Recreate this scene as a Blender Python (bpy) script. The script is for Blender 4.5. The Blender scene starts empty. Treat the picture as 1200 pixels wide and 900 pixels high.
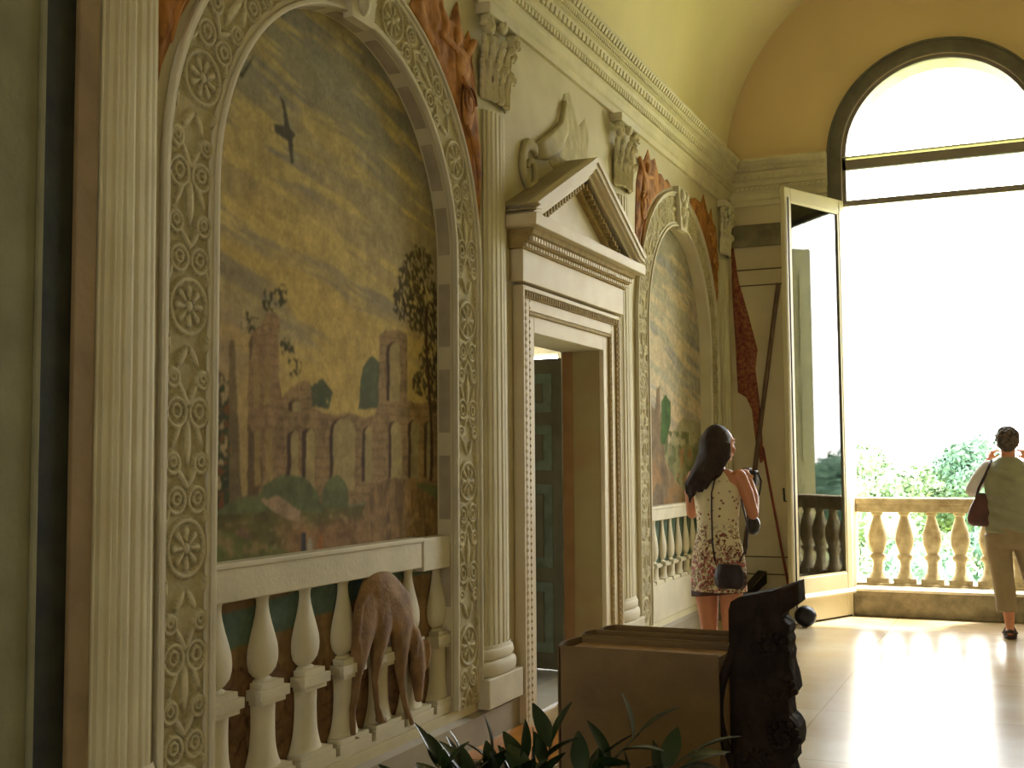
import bpy, bmesh, math, random
import numpy as np
from mathutils import Vector, Matrix
from mathutils.geometry import delaunay_2d_cdt

random.seed(7)
S = bpy.context.scene
COL = S.collection
PI = math.pi

# ---------------------------------------------------------------- camera
cam_d = bpy.data.cameras.new('camera'); cam = bpy.data.objects.new('camera', cam_d); COL.objects.link(cam)
cam_d.sensor_width = 36; cam_d.lens = 40.78; cam_d.clip_end = 500
yaw, pitch, roll = -.4203, .0662, -.0069
fw = Vector((math.sin(yaw)*math.cos(pitch), math.cos(yaw)*math.cos(pitch), math.sin(pitch)))
r0 = Vector((math.cos(yaw), -math.sin(yaw), 0)); u0 = r0.cross(fw)
rt = r0*math.cos(roll) + u0*math.sin(roll); up = u0*math.cos(roll) - r0*math.sin(roll)
M = Matrix((rt, up, -fw)).transposed().to_4x4(); M.translation = (0, 0, 1.5)
cam.matrix_world = M
S.camera = cam

# ---------------------------------------------------------------- light
S.view_settings.view_transform = 'Standard'; S.view_settings.look = 'None'
S.view_settings.gamma = 1; S.view_settings.exposure = 0.22
S.view_settings.use_curve_mapping = False
SKY_STRENGTH = 15.0
SUN_STRENGTH = 14.0
w = bpy.data.worlds.new('sky'); S.world = w; w.use_nodes = True
nt = w.node_tree; nt.nodes.clear()
out = nt.nodes.new('ShaderNodeOutputWorld'); bg = nt.nodes.new('ShaderNodeBackground')
tc = nt.nodes.new('ShaderNodeTexCoord'); sx = nt.nodes.new('ShaderNodeSeparateXYZ'); cr = nt.nodes.new('ShaderNodeValToRGB')
nt.links.new(tc.outputs['Generated'], sx.inputs[0]); nt.links.new(sx.outputs['Z'], cr.inputs[0])
cr.color_ramp.elements[0].position = 0.0; cr.color_ramp.elements[0].color = (1.0, .97, .90, 1)
cr.color_ramp.elements[1].position = 0.6; cr.color_ramp.elements[1].color = (.86, .93, 1.0, 1)
nt.links.new(cr.outputs[0], bg.inputs[0]); bg.inputs[1].default_value = SKY_STRENGTH
nt.links.new(bg.outputs[0], out.inputs[0])
sun_d = bpy.data.lights.new('sun', 'SUN'); sun = bpy.data.objects.new('sun', sun_d); COL.objects.link(sun)
sun_d.energy = SUN_STRENGTH; sun_d.angle = .03; sun_d.color = (1, .93, .8)
sun.rotation_euler = Vector((.25, .30, 1.0)).to_track_quat('Z', 'Y').to_euler()

def portal(x, y, z, sx_, sy_, dirv):
    d = bpy.data.lights.new('portal', 'AREA'); d.shape = 'RECTANGLE'; d.size = sx_; d.size_y = sy_
    d.cycles.is_portal = True
    o = bpy.data.objects.new('window_portal', d); COL.objects.link(o); o.location = (x, y, z)
    o.rotation_euler = Vector(dirv).to_track_quat('-Z', 'Z').to_euler()
portal(-.709, 12.1, 2.8, 2.0, 5.4, (0, -1, 0))

# ---------------------------------------------------------------- materials
def lin(c):
    c = c/255.
    return c/12.92 if c <= .04045 else ((c+.055)/1.055)**2.4
def rgb(r, g, b): return (lin(r), lin(g), lin(b), 1)
MATS = {}
def mat(name, c, rough=.7, var=.12, nscale=6, bump=.0, bscale=40, metallic=0, spec=.5, c2=None):
    if name in MATS: return MATS[name]
    m = bpy.data.materials.new(name); m.use_nodes = True; n = m.node_tree.nodes; l = m.node_tree.links
    b = n['Principled BSDF']; b.inputs['Roughness'].default_value = rough; b.inputs['Metallic'].default_value = metallic
    b.inputs['Specular IOR Level'].default_value = spec
    t = n.new('ShaderNodeTexCoord'); no = n.new('ShaderNodeTexNoise'); no.inputs['Scale'].default_value = nscale
    no.inputs['Detail'].default_value = 6; l.new(t.outputs['Object'], no.inputs['Vector'])
    mx = n.new('ShaderNodeMix'); mx.data_type = 'RGBA'
    c = rgb(*c); c2_ = rgb(*c2) if c2 else tuple(v*(1-2*var) for v in c[:3])+(1,)
    rmp = n.new('ShaderNodeMapRange'); rmp.inputs['From Min'].default_value = .35; rmp.inputs['From Max'].default_value = .7
    l.new(no.outputs['Fac'], rmp.inputs['Value']); l.new(rmp.outputs[0], mx.inputs['Factor'])
    mx.inputs[6].default_value = c; mx.inputs[7].default_value = c2_
    l.new(mx.outputs[2], b.inputs['Base Color'])
    if bump:
        n2 = n.new('ShaderNodeTexNoise'); n2.inputs['Scale'].default_value = bscale; n2.inputs['Detail'].default_value = 5
        l.new(t.outputs['Object'], n2.inputs['Vector'])
        bp = n.new('ShaderNodeBump'); bp.inputs['Strength'].default_value = bump; bp.inputs['Distance'].default_value = .01
        l.new(n2.outputs['Fac'], bp.inputs['Height']); l.new(bp.outputs[0], b.inputs['Normal'])
    MATS[name] = m; return m
def vcol_mat(name, rough=.8, bump=.15):
    if name in MATS: return MATS[name]
    m = bpy.data.materials.new(name); m.use_nodes = True; n = m.node_tree.nodes; l = m.node_tree.links
    b = n['Principled BSDF']; b.inputs['Roughness'].default_value = rough; b.inputs['Specular IOR Level'].default_value = .25
    a = n.new('ShaderNodeAttribute'); a.attribute_name = 'Col'
    t = n.new('ShaderNodeTexCoord'); no = n.new('ShaderNodeTexNoise'); no.inputs['Scale'].default_value = 60
    l.new(t.outputs['Object'], no.inputs['Vector'])
    mx = n.new('ShaderNodeMix'); mx.data_type = 'RGBA'; mx.blend_type = 'MULTIPLY'; mx.inputs['Factor'].default_value = .35
    l.new(a.outputs['Color'], mx.inputs[6]); l.new(no.outputs['Fac'], mx.inputs[7]); l.new(mx.outputs[2], b.inputs['Base Color'])
    bp = n.new('ShaderNodeBump'); bp.inputs['Strength'].default_value = bump; bp.inputs['Distance'].default_value = .004
    l.new(no.outputs['Fac'], bp.inputs['Height']); l.new(bp.outputs[0], b.inputs['Normal'])
    MATS[name] = m; return m

PLASTER = mat('wall_plaster', (208, 199, 164), .75, .08, 2.5, .25, 60, c2=(192, 180, 142))
STONE = mat('pale_stone', (212, 203, 174), .65, .08, 5, .2, 50)
SHAFT = mat('column_stone', (210, 202, 168), .7, .1, 3, .15, 60, c2=(194, 182, 146))
CORN = mat('cornice_stucco', (216, 206, 168), .7, .08, 5, .25, 60)
DOORST = mat('doorcase_stone', (214, 202, 172), .6, .07, 4, .12, 60, c2=(205, 186, 150))
DOORDK = mat('doorcase_carving', (176, 152, 98), .8, .15, 20, .3, 90)
VAULT = mat('vault_plaster', (236, 224, 180), .85, .05, 1.2, .12, 30)
LUNET = mat('lunette_plaster', (226, 200, 150), .85, .08, 1.0, .2, 40, c2=(216, 192, 146))
ENDW = mat('end_wall_plaster', (212, 198, 162), .8, .1, 2.0, .2, 40, c2=(194, 178, 142))
GREYST = mat('grey_stone', (112, 106, 92), .7, .15, 8, .4, 40)
GREYBASE = mat('grey_skirting', (160, 148, 124), .6, .12, 4, .1, 40)
CONC = mat('weathered_sill_stone', (150, 138, 108), .85, .25, 9, .7, 30, c2=(104, 94, 70))
BALST = mat('weathered_balustrade_stone', (200, 184, 146), .8, .2, 12, .4, 30, c2=(158, 138, 102))
PAINTW = mat('painted_wood', (206, 196, 160), .4, .05, 3, .05, 50)
FRGREY = mat('window_frame_wood', (140, 130, 120), .5, .1, 6, .1, 50)
GREENW = mat('dark_green_door', (104, 100, 86), .45, .15, 5, .1, 60)
GREENP = mat('green_door_panel', (112, 126, 118), .45, .2, 12, .1, 60)
SHUT = mat('shutter_wood', (192, 182, 128), .6, .08, 5, .1, 50)
BROWNFIG = mat('fresco_ochre', (186, 128, 62), .85, .2, 9, .5, 25, c2=(112, 66, 34))
PALEFIG = mat('fresco_pale', (190, 178, 132), .8, .12, 9, .3, 30)
PARCH = mat('parchment', (114, 90, 52), .7, .14, 7, .25, 35, c2=(90, 68, 38))
PAGES = mat('page_edges', (176, 140, 96), .8, .15, 40, .3, 120)
DKWOOD = mat('dark_carved_wood', (46, 33, 27), .8, .3, 14, .8, 40, c2=(26, 18, 16), spec=.2)
TABLEW = mat('table_wood', (74, 48, 30), .45, .2, 8, .1, 40)
BLACKM = mat('black_plastic', (22, 20, 22), .4, .1, 8)
IRON = mat('iron', (40, 40, 44), .28, .1, 8, .05, 40, metallic=.6)
BRASS = mat('brass', (170, 130, 60), .3, .1, 8, metallic=.9)
SKIN = mat('skin', (206, 138, 100), .5, .05, 12, .05, 60)
HAIRD = mat('dark_brown_hair', (50, 30, 22), .65, .3, 30, .6, 60)
LEAF = mat('laurel_leaf', (32, 52, 22), .35, .25, 12, .1, 30, c2=(18, 30, 12))
STEM = mat('stem_bark', (70, 66, 36), .7, .2, 20, .2, 60)
TERRA = mat('terracotta', (160, 90, 55), .8, .15, 9, .2, 50)
DARKGAP = mat('dark_green_gap', (40, 44, 26), .75, .4, 9, .2, 30, c2=(12, 14, 8))
BROWNSTRIP = mat('brown_plaster', (146, 122, 84), .8, .12, 6, .5, 25)
PALESTRIP = mat('pale_green_plaster', (134, 130, 96), .8, .12, 5, .3, 30)

# ---------------------------------------------------------------- helpers
def tag(o, label=None, cat=None, group=None, kind=None):
    if label: o['label'] = label
    if cat: o['category'] = cat
    if group: o['group'] = group
    if kind: o['kind'] = kind
    return o
def empty(name, loc=(0, 0, 0), rz=0):
    o = bpy.data.objects.new(name, None); COL.objects.link(o); o.location = loc; o.rotation_euler = (0, 0, rz); return o
class MB:
    def __init__(s): s.v = []; s.f = []
    def add(s, v, f):
        k = len(s.v); s.v += [tuple(p) for p in v]; s.f += [tuple(i+k for i in q) for q in f]; return s
    def box(s, x0, x1, y0, y1, z0, z1):
        return s.add([(x0,y0,z0),(x1,y0,z0),(x1,y1,z0),(x0,y1,z0),(x0,y0,z1),(x1,y0,z1),(x1,y1,z1),(x0,y1,z1)],
                     [(0,3,2,1),(4,5,6,7),(0,1,5,4),(1,2,6,5),(2,3,7,6),(3,0,4,7)])
    def prism(s, pts, fn, a, b):      # polygon pts (2D) extruded; fn(p, q, t) -> xyz
        n = len(pts)
        v = [fn(p, q, a) for p, q in pts] + [fn(p, q, b) for p, q in pts]
        return s.add(v, [tuple(range(n-1, -1, -1)), tuple(range(n, 2*n))] + [(i, (i+1) % n, n+(i+1) % n, n+i) for i in range(n)])
    def tube(s, path, rad, n=12, flat=1.0, flatdir=None):
        path = [Vector(p) for p in path]; m = len(path)
        if not hasattr(rad, '__len__'): rad = [rad]*m
        v = []; prev = None
        for i, p in enumerate(path):
            t = (path[min(i+1, m-1)]-path[max(i-1, 0)]).normalized()
            if prev is None:
                a = Vector((0, 0, 1)) if abs(t.z) < .9 else Vector((1, 0, 0)); u = t.cross(a).normalized()
            else: u = (prev - t*prev.dot(t)).normalized()
            prev = u; ww = t.cross(u)
            for k in range(n):
                an = 2*PI*k/n; d = (u*math.cos(an)+ww*math.sin(an))*rad[i]
                v.append(p+d)
        f = [(i*n+k, i*n+(k+1) % n, (i+1)*n+(k+1) % n, (i+1)*n+k) for i in range(m-1) for k in range(n)]
        f += [tuple(range(n-1, -1, -1)), tuple(range((m-1)*n, m*n))]
        return s.add(v, f)
    def ell(s, c, r, n=14, m=9, rot=None):
        v = []; 
        for i in range(m+1):
            ph = -PI/2 + PI*i/m
            ph = max(min(ph, PI/2-.02), -PI/2+.02)
            for k in range(n):
                an = 2*PI*k/n; d = Vector((r[0]*math.cos(ph)*math.cos(an), r[1]*math.cos(ph)*math.sin(an), r[2]*math.sin(ph)))
                if rot: d = rot @ d
                v.append(Vector(c)+d)
        f = [(i*n+k, i*n+(k+1) % n, (i+1)*n+(k+1) % n, (i+1)*n+k) for i in range(m) for k in range(n)]
        f += [tuple(range(n-1, -1, -1)), tuple(range(m*n, (m+1)*n))]
        return s.add(v, f)
    def lathe(s, prof, c=(0, 0), n=24, sy=1.0, a0=0, a1=2*PI):   # prof: (r, z)
        full = abs(a1-a0-2*PI) < 1e-6; k = n if full else n+1
        v = [(c[0]+r*math.cos(a0+(a1-a0)*i/n), c[1]+sy*r*math.sin(a0+(a1-a0)*i/n), z) for r, z in prof for i in range(k)]
        m = len(prof); f = []
        for j in range(m-1):
            for i in range(n):
                i2 = (i+1) % k if full else i+1
                f.append((j*k+i, j*k+i2, (j+1)*k+i2, (j+1)*k+i))
        f += [tuple(range(k-1, -1, -1)), tuple(range((m-1)*k, m*k))]
        return s.add(v, f)
    def loft(s, rings, n=28, sub=4):    # rings: (cx, cy, cz, rx, ry)
        R = np.array(rings, float); out = []
        for i in range(len(R)-1):
            p0, p1, p2, p3 = R[max(i-1, 0)], R[i], R[i+1], R[min(i+2, len(R)-1)]
            for j in range(sub):
                t = j/sub; out.append(.5*((2*p1)+(p2-p0)*t+(2*p0-5*p1+4*p2-p3)*t*t+(3*p1-p0-3*p2+p3)*t**3))
        out.append(R[-1]); v = []
        for r in out:
            for k in range(n):
                a = 2*PI*k/n; v.append((r[0]+r[3]*math.cos(a), r[1]+r[4]*math.sin(a), r[2]))
        m = len(out); f = [(i*n+k, i*n+(k+1) % n, (i+1)*n+(k+1) % n, (i+1)*n+k) for i in range(m-1) for k in range(n)]
        f += [tuple(range(n-1, -1, -1)), tuple(range((m-1)*n, m*n))]
        return s.add(v, f)
    def xform(s, mtx): s.v = [tuple(mtx @ Vector(p)) for p in s.v]; return s
    def build(s, name, m, parent=None, smooth=False, bevel=0, voxel=0, smit=4, sharp=None, fix=True):
        me = bpy.data.meshes.new(name); me.from_pydata([tuple(p) for p in s.v], [], s.f)
        if fix:
            bm = bmesh.new(); bm.from_mesh(me); bmesh.ops.recalc_face_normals(bm, faces=bm.faces); bm.to_mesh(me); bm.free()
        me.materials.append(m); o = bpy.data.objects.new(name, me); COL.objects.link(o)
        if parent: o.parent = parent
        if voxel:
            r = o.modifiers.new('r', 'REMESH'); r.mode = 'VOXEL'; r.voxel_size = voxel; r.use_smooth_shade = True
            q = o.modifiers.new('s', 'SMOOTH'); q.iterations = smit; q.factor = .5
        if bevel:
            b = o.modifiers.new('b', 'BEVEL'); b.width = bevel; b.segments = 2; b.limit_method = 'ANGLE'
        if smooth or voxel:
            for p in me.polygons: p.use_smooth = True
            if sharp: me.set_sharp_from_angle(angle=sharp)
        return o
XW = -2.75
YE = 11.58
def LW(p, q, t): return (XW+t, p, q)           # left wall: p = y, q = z, t = out of the wall
def EW(p, q, t): return (p, YE-t, q)           # end wall

def vn(x, y, seed):
    rng = np.random.RandomState(seed); T = rng.rand(256, 256)
    xi = np.floor(x).astype(int); yi = np.floor(y).astype(int); fx = x-xi; fy = y-yi
    fx = fx*fx*(3-2*fx); fy = fy*fy*(3-2*fy)
    a = T[xi % 256, yi % 256]; b = T[(xi+1) % 256, yi % 256]; c = T[xi % 256, (yi+1) % 256]; d = T[(xi+1) % 256, (yi+1) % 256]
    return (a*(1-fx)+b*fx)*(1-fy)+(c*(1-fx)+d*fx)*fy
def fbm(x, y, seed, o=4):
    s = 0; a = .5; t = 0
    for k in range(o): s = s+a*vn(x*2**k+17.3*k, y*2**k+5.1*k, seed+k); t += a; a *= .5
    return s/t
def inpoly(x, y, poly):
    c = np.zeros(x.shape, bool); n = len(poly)
    for i in range(n):
        x1, y1 = poly[i]; x2, y2 = poly[(i+1) % n]
        if y1 == y2: continue
        c ^= ((y1 > y) != (y2 > y)) & (x < (x2-x1)*(y-y1)/(y2-y1)+x1)
    return c
def linc(c): return np.array([lin(v) for v in c])
def smooth(a, b, x): t = np.clip((x-a)/(b-a), 0, 1); return t*t*(3-2*t)

def grid_mesh(name, P, C, m, parent=None, keep=None, smooth_=True):
    """P: (h, w, 3) positions, C: (h, w, 3) linear colours"""
    h, w_ = P.shape[:2]; me = bpy.data.meshes.new(name)
    idx = np.arange(h*w_).reshape(h, w_)
    q = np.stack([idx[:-1, :-1], idx[:-1, 1:], idx[1:, 1:], idx[1:, :-1]], -1).reshape(-1, 4)
    if keep is not None: q = q[(keep[:-1, :-1] & keep[1:, 1:] & keep[1:, :-1] & keep[:-1, 1:]).reshape(-1)]
    me.vertices.add(h*w_); me.vertices.foreach_set('co', P.reshape(-1).astype(np.float32))
    me.loops.add(q.size); me.loops.foreach_set('vertex_index', q.reshape(-1).astype(np.int32))
    me.polygons.add(len(q)); me.polygons.foreach_set('loop_start', np.arange(0, q.size, 4, dtype=np.int32))
    me.update(calc_edges=True)
    if smooth_: me.polygons.foreach_set('use_smooth', np.ones(len(q), bool))
    at = me.color_attributes.new('Col', 'FLOAT_COLOR', 'POINT')
    at.data.foreach_set('color', np.concatenate([C.reshape(-1, 3), np.ones((h*w_, 1))], 1).reshape(-1).astype(np.float32))
    me.materials.append(m); o = bpy.data.objects.new(name, me); COL.objects.link(o)
    if parent: o.parent = parent
    return o

def relief(name, outline, thick, m, fn=LW, step=.02, parent=None, edge=.05, wave=0.0, seed=1, base=.0):
    """low relief: an outline on a wall with a swelling front and a closed rim"""
    O = [Vector(p) for p in outline]; n = len(O)
    xs = [p[0] for p in O]; ys = [p[1] for p in O]
    gx, gy = np.meshgrid(np.arange(min(xs)+step/2, max(xs), step), np.arange(min(ys)+step/2, max(ys), step))
    ins = inpoly(gx, gy, outline)
    px, py = gx[ins], gy[ins]
    dist = np.full(px.shape, 9.)
    for i in range(n):
        a = np.array(outline[i]); b = np.array(outline[(i+1) % n]); ab = b-a; L2 = max((ab**2).sum(), 1e-9)
        t = np.clip(((px-a[0])*ab[0]+(py-a[1])*ab[1])/L2, 0, 1)
        dist = np.minimum(dist, np.hypot(px-a[0]-t*ab[0], py-a[1]-t*ab[1]))
    k = dist > step*.45; px, py, dist = px[k], py[k], dist[k]
    hgt = thick*np.sqrt(np.clip(dist/edge, 0, 1)*(2-np.clip(dist/edge, 0, 1)))
    if wave: hgt = hgt*(1-wave+wave*2*np.abs(fbm(px*9, py*5, seed)-.5)*2.2+wave*.3*np.sin(px*60+12*fbm(px*5, py*5, seed+3)))
    verts = [Vector(p) for p in outline]+[Vector((a, b)) for a, b in zip(px, py)]
    vo, _, fo, ov, _, _ = delaunay_2d_cdt(verts, [(i, (i+1) % n) for i in range(n)], [], 1, 1e-6)
    H = []
    for orig in ov:
        j = [q for q in orig if q >= n]
        H.append(base+(hgt[j[0]-n] if j else thick*.25))
    v = [fn(p.x, p.y, h) for p, h in zip(vo, H)]; f = [tuple(t) for t in fo]
    k = len(v); rim = [i for i, orig in enumerate(ov) if any(q < n for q in orig)]
    order = {}
    for i, orig in enumerate(ov):
        for q in orig:
            if q < n: order[q] = i
    seq = [order[q] for q in range(n) if q in order]
    v += [fn(vo[i].x, vo[i].y, 0) for i in seq]
    for a in range(len(seq)):
        b = (a+1) % len(seq); f.append((seq[a], seq[b], k+b, k+a))
    f.append(tuple(k+a for a in range(len(seq))))
    mb = MB(); mb.add(v, f)
    return mb.build(name, m, parent, smooth=True, sharp=1.0)

def arched_wall(name, m, a0, a1, z0, z1, ops, fn, depth, kind='structure', reveal=None):
    """ops: (a, b, zbottom, zspring, arched)"""
    mb = MB(); rv = MB(); cur = a0
    def quad(B, pa, pb, pc, pd): B.add([pa, pb, pc, pd], [(0, 1, 2, 3)])
    for a, b, zb, zs, arch in sorted(ops):
        quad(mb, fn(cur, z0, 0), fn(a, z0, 0), fn(a, z1, 0), fn(cur, z1, 0))
        if zb > z0: quad(mb, fn(a, z0, 0), fn(b, z0, 0), fn(b, zb, 0), fn(a, zb, 0))
        R = (b-a)/2; c = (a+b)/2; N = 40 if arch else 1
        pts = [(c-R*math.cos(PI*i/N), zs+(R*math.sin(PI*i/N) if arch else 0)) for i in range(N+1)]
        if z1 > zs + (R if arch else 0) - 1e-4:
            for (p, q), (p2, q2) in zip(pts, pts[1:]): quad(mb, fn(p, q, 0), fn(p2, q2, 0), fn(p2, z1, 0), fn(p, z1, 0))
        loop = [(a, zb)]+pts+[(b, zb)]
        for i in range(len(loop)):
            (p, q), (p2, q2) = loop[i], loop[(i+1) % len(loop)]
            if i == len(loop)-1 and zb <= z0 + 1e-6: continue
            quad(rv, fn(p, q, 0), fn(p2, q2, 0), fn(p2, q2, -depth), fn(p, q, -depth))
        cur = b
    quad(mb, fn(cur, z0, 0), fn(a1, z0, 0), fn(a1, z1, 0), fn(cur, z1, 0))
    if ops and reveal is None: mb.add(rv.v, rv.f)
    o = mb.build(name, m, fix=False); tag(o, kind=kind)
    if ops and reveal is not None: rv.build(reveal[0], reveal[1], o, fix=False)
    return o
# ================================================================ ROOM SHELL
NEAR = (4.419, .972); FAR = (9.74, .972); ZS = 2.543; ZB = .22
# floor ------------------------------------------------------------
fm = bpy.data.materials.new('polished_floor'); fm.use_nodes = True; n = fm.node_tree.nodes; l = fm.node_tree.links
b = n['Principled BSDF']; b.inputs['Roughness'].default_value = .2; b.inputs['Specular IOR Level'].default_value = 1.0
t = n.new('ShaderNodeTexCoord'); n1 = n.new('ShaderNodeTexNoise'); n1.inputs['Scale'].default_value = 1.6; n1.inputs['Detail'].default_value = 5
n2 = n.new('ShaderNodeTexNoise'); n2.inputs['Scale'].default_value = 90
r1 = n.new('ShaderNodeValToRGB'); r1.color_ramp.elements[0].position = .35; r1.color_ramp.elements[0].color = rgb(190, 162, 120)
r1.color_ramp.elements[1].position = .65; r1.color_ramp.elements[1].color = rgb(208, 192, 158)
mx = n.new('ShaderNodeMix'); mx.data_type = 'RGBA'; mx.blend_type = 'MULTIPLY'; mx.inputs['Factor'].default_value = .25
bk = n.new('ShaderNodeTexBrick'); bk.inputs['Scale'].default_value = 1; bk.inputs['Brick Width'].default_value = 1.2; bk.inputs['Row Height'].default_value = 1.2
bk.offset = 0; bk.inputs['Mortar Size'].default_value = .006; bk.inputs['Color1'].default_value = (1, 1, 1, 1); bk.inputs['Color2'].default_value = (.93, .9, .88, 1); bk.inputs['Mortar'].default_value = (.72, .66, .55, 1)
m2 = n.new('ShaderNodeMix'); m2.data_type = 'RGBA'; m2.blend_type = 'MULTIPLY'; m2.inputs['Factor'].default_value = 1
l.new(t.outputs['Object'], n1.inputs['Vector']); l.new(t.outputs['Object'], n2.inputs['Vector']); l.new(t.outputs['Object'], bk.inputs['Vector'])
l.new(n1.outputs['Fac'], r1.inputs[0]); l.new(r1.outputs[0], mx.inputs[6]); l.new(n2.outputs['Color'], mx.inputs[7])
l.new(mx.outputs[2], m2.inputs[6]); l.new(bk.outputs['Color'], m2.inputs[7]); l.new(m2.outputs[2], b.inputs['Base Color'])
rr = n.new('ShaderNodeMapRange'); rr.inputs['To Min'].default_value = .17; rr.inputs['To Max'].default_value = .27
l.new(n1.outputs['Fac'], rr.inputs['Value']); l.new(rr.outputs[0], b.inputs['Roughness'])
tag(MB().box(-3.03, 1.6, -5.2, 11.6, -.12, 0).build('floor', fm), kind='structure')

# left wall ----------------------------------------------------------
ops = [(NEAR[0]-NEAR[1], NEAR[0]+NEAR[1], ZB, ZS, True), (6.42, 7.66, 0, 2.27, False), (FAR[0]-FAR[1], FAR[0]+FAR[1], ZB, ZS, True)]
arched_wall('wall_left', PLASTER, -5.2, YE, 0, 4.6, ops, LW, .28)
tag(MB().prism([(0, 0), (.03, 0), (.03, .15), (0, .17)], lambda p, q, t_: (XW+p, t_, q), 2.86, 6.16).build('baseboard_left', GREYBASE), kind='structure')
tag(MB().prism([(0, 0), (.03, 0), (.03, .15), (0, .17)], lambda p, q, t_: (XW+p, t_, q), 7.93, YE).build('baseboard_left', GREYBASE), kind='structure')

# end wall -------------------------------------------------------------
XC, RW, ZW = -.709, .906, 4.458
arched_wall('wall_end', ENDW, -2.75, 1.34, 0, ZW, [(XC-RW, XC+RW, 0, ZW, False)], EW, .5)
lun = MB(); N = 48
outer = [(XC-2.1*math.cos(PI*i/N), ZW+2.1*math.sin(PI*i/N)) for i in range(N+1)]
inner = [(XC-RW*math.cos(PI*i/N), ZW+RW*math.sin(PI*i/N)) for i in range(N+1)]
for i in range(N):
    lun.add([EW(*inner[i], 0), EW(*inner[i+1], 0), EW(*outer[i+1], 0), EW(*outer[i], 0)], [(0, 1, 2, 3)])
tag(lun.build('wall_lunette', LUNET, fix=False), kind='structure')
rv = MB()
for i in range(N):
    rv.add([EW(*inner[i], 0), EW(*inner[i+1], 0), EW(*inner[i+1], -.5), EW(*inner[i], -.5)], [(0, 1, 2, 3)])
tag(rv.build('wall_window_reveal', mat('reveal_plaster', (214, 200, 160), .8), fix=False), kind='structure')
# right and back walls; unseen windows added to light the near end
arched_wall('wall_right', PLASTER, -5.2, YE, 0, 4.6, [(-2.2, -1.4, 1.3, 2.4, True)], lambda p, q, t_: (1.34-t_, p, q), .4)
arched_wall('wall_back', PLASTER, -2.75, 1.34, 0, 6.7, [(-1.15, -.25, 1.1, 2.4, True)], lambda p, q, t_: (p, -5.2+t_, q), .4)
portal(1.6, -1.8, 2.1, 1.0, 1.8, (-1, 0, 0)); portal(-.7, -5.5, 2.0, 1.2, 2.2, (0, 1, 0))  # sampling portals for the two added windows
# vault ------------------------------------------------------------------
vt = MB(); N = 64; RV = 2.05
for j in range(2):
    pass
arc = [(XC-RV*math.cos(PI*i/N), 4.45+RV*math.sin(PI*i/N)) for i in range(N+1)]
v = [(x, y, z) for y in (-5.2, YE) for x, z in arc]
vt.add(v, [(i, i+1, N+1+i+1, N+1+i) for i in range(N)])
tag(vt.build('ceiling', VAULT, smooth=True, fix=False), kind='structure')
# side room behind the doorway ------------------------------------------------
sr = mat('side_room_plaster', (214, 204, 172), .8)
tag(MB().box(-6.6, -3.03, 4.2, 11.0, -.1, 0).build('floor_side_room', mat('side_room_floor', (150, 150, 145), .3, .2, 3)), kind='structure')
tag(MB().box(-6.6, -3.04, 4.2, 11.0, 3.4, 3.5).build('ceiling_side_room', sr), kind='structure')
arched_wall('wall_side_room_far', sr, -6.6, -3.04, 0, 3.4, [(-5.2, -4.4, 1.2, 2.6, False)], lambda p, q, t_: (p, 11.0-t_, q), .3)
arched_wall('wall_side_room_near', sr, -6.6, -3.04, 0, 3.4, [], lambda p, q, t_: (p, 4.2+t_, q), .3)
arched_wall('wall_side_room_left', sr, 4.2, 11.0, 0, 3.4, [(8.1, 9.9, .8, 2.8, False)], lambda p, q, t_: (-6.6+t_, p, q), .3)
arched_wall('wall_side_room_right', sr, 4.2, 11.0, 0, 3.4, [(6.42, 7.66, 0, 2.27, False)], lambda p, q, t_: (-3.04-t_, p, q), 0)

# cornices -----------------------------------------------------------------
CP = [(0, 4.05), (.025, 4.05), (.025, 4.10), (.04, 4.115), (.04, 4.165), (.05, 4.18), (.055, 4.235), (.075, 4.245), (.075, 4.285),
      (.09, 4.30), (.105, 4.345), (.105, 4.375), (.13, 4.385), (.13, 4.415), (.145, 4.425), (.165, 4.455), (.175, 4.475), (.175, 4.497), (0, 4.497)]
def cornice(name, fn, a, b):
    mb = MB(); mb.prism(CP, fn, a, b)
    def row(step, wd, d0, d1, z0, z1):
        k = int((b-a)/step)
        for i in range(k):
            s_ = a+(i+.5)*(b-a)/k
            v = [fn(d, z, t_) for t_ in (s_-wd/2, s_+wd/2) for d, z in ((d0[0], z0), (d1[0], z0), (d1[1], z1), (d0[1], z1))]
            mb.add(v, [(0, 1, 2, 3), (7, 6, 5, 4), (0, 4, 5, 1), (1, 5, 6, 2), (2, 6, 7, 3), (3, 7, 4, 0)])
    row(.05, .03, (.05, .055), (.072, .076), 4.20, 4.235)
    row(.07, .045, (.085, .095), (.108, .118), 4.30, 4.345)
    row(.035, .02, (.13, .13), (.14, .145), 4.388, 4.41)
    row(.06, .036, (.13, .155), (.163, .182), 4.43, 4.468)
    return tag(mb.build(name, CORN), kind='structure')
cornice('trim_1', lambda d, z, t_: (XW+d, t_, z), 1.2, YE)
cornice('trim_2', lambda d, z, t_: (t_, YE-d, z), XW, XC-RW-.13)
cornice('trim_3', lambda d, z, t_: (t_, YE-d, z), XC+RW+.13, 1.34)
cornice('trim_4', lambda d, z, t_: (1.34-d, t_, z), 1.2, YE)

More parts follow.
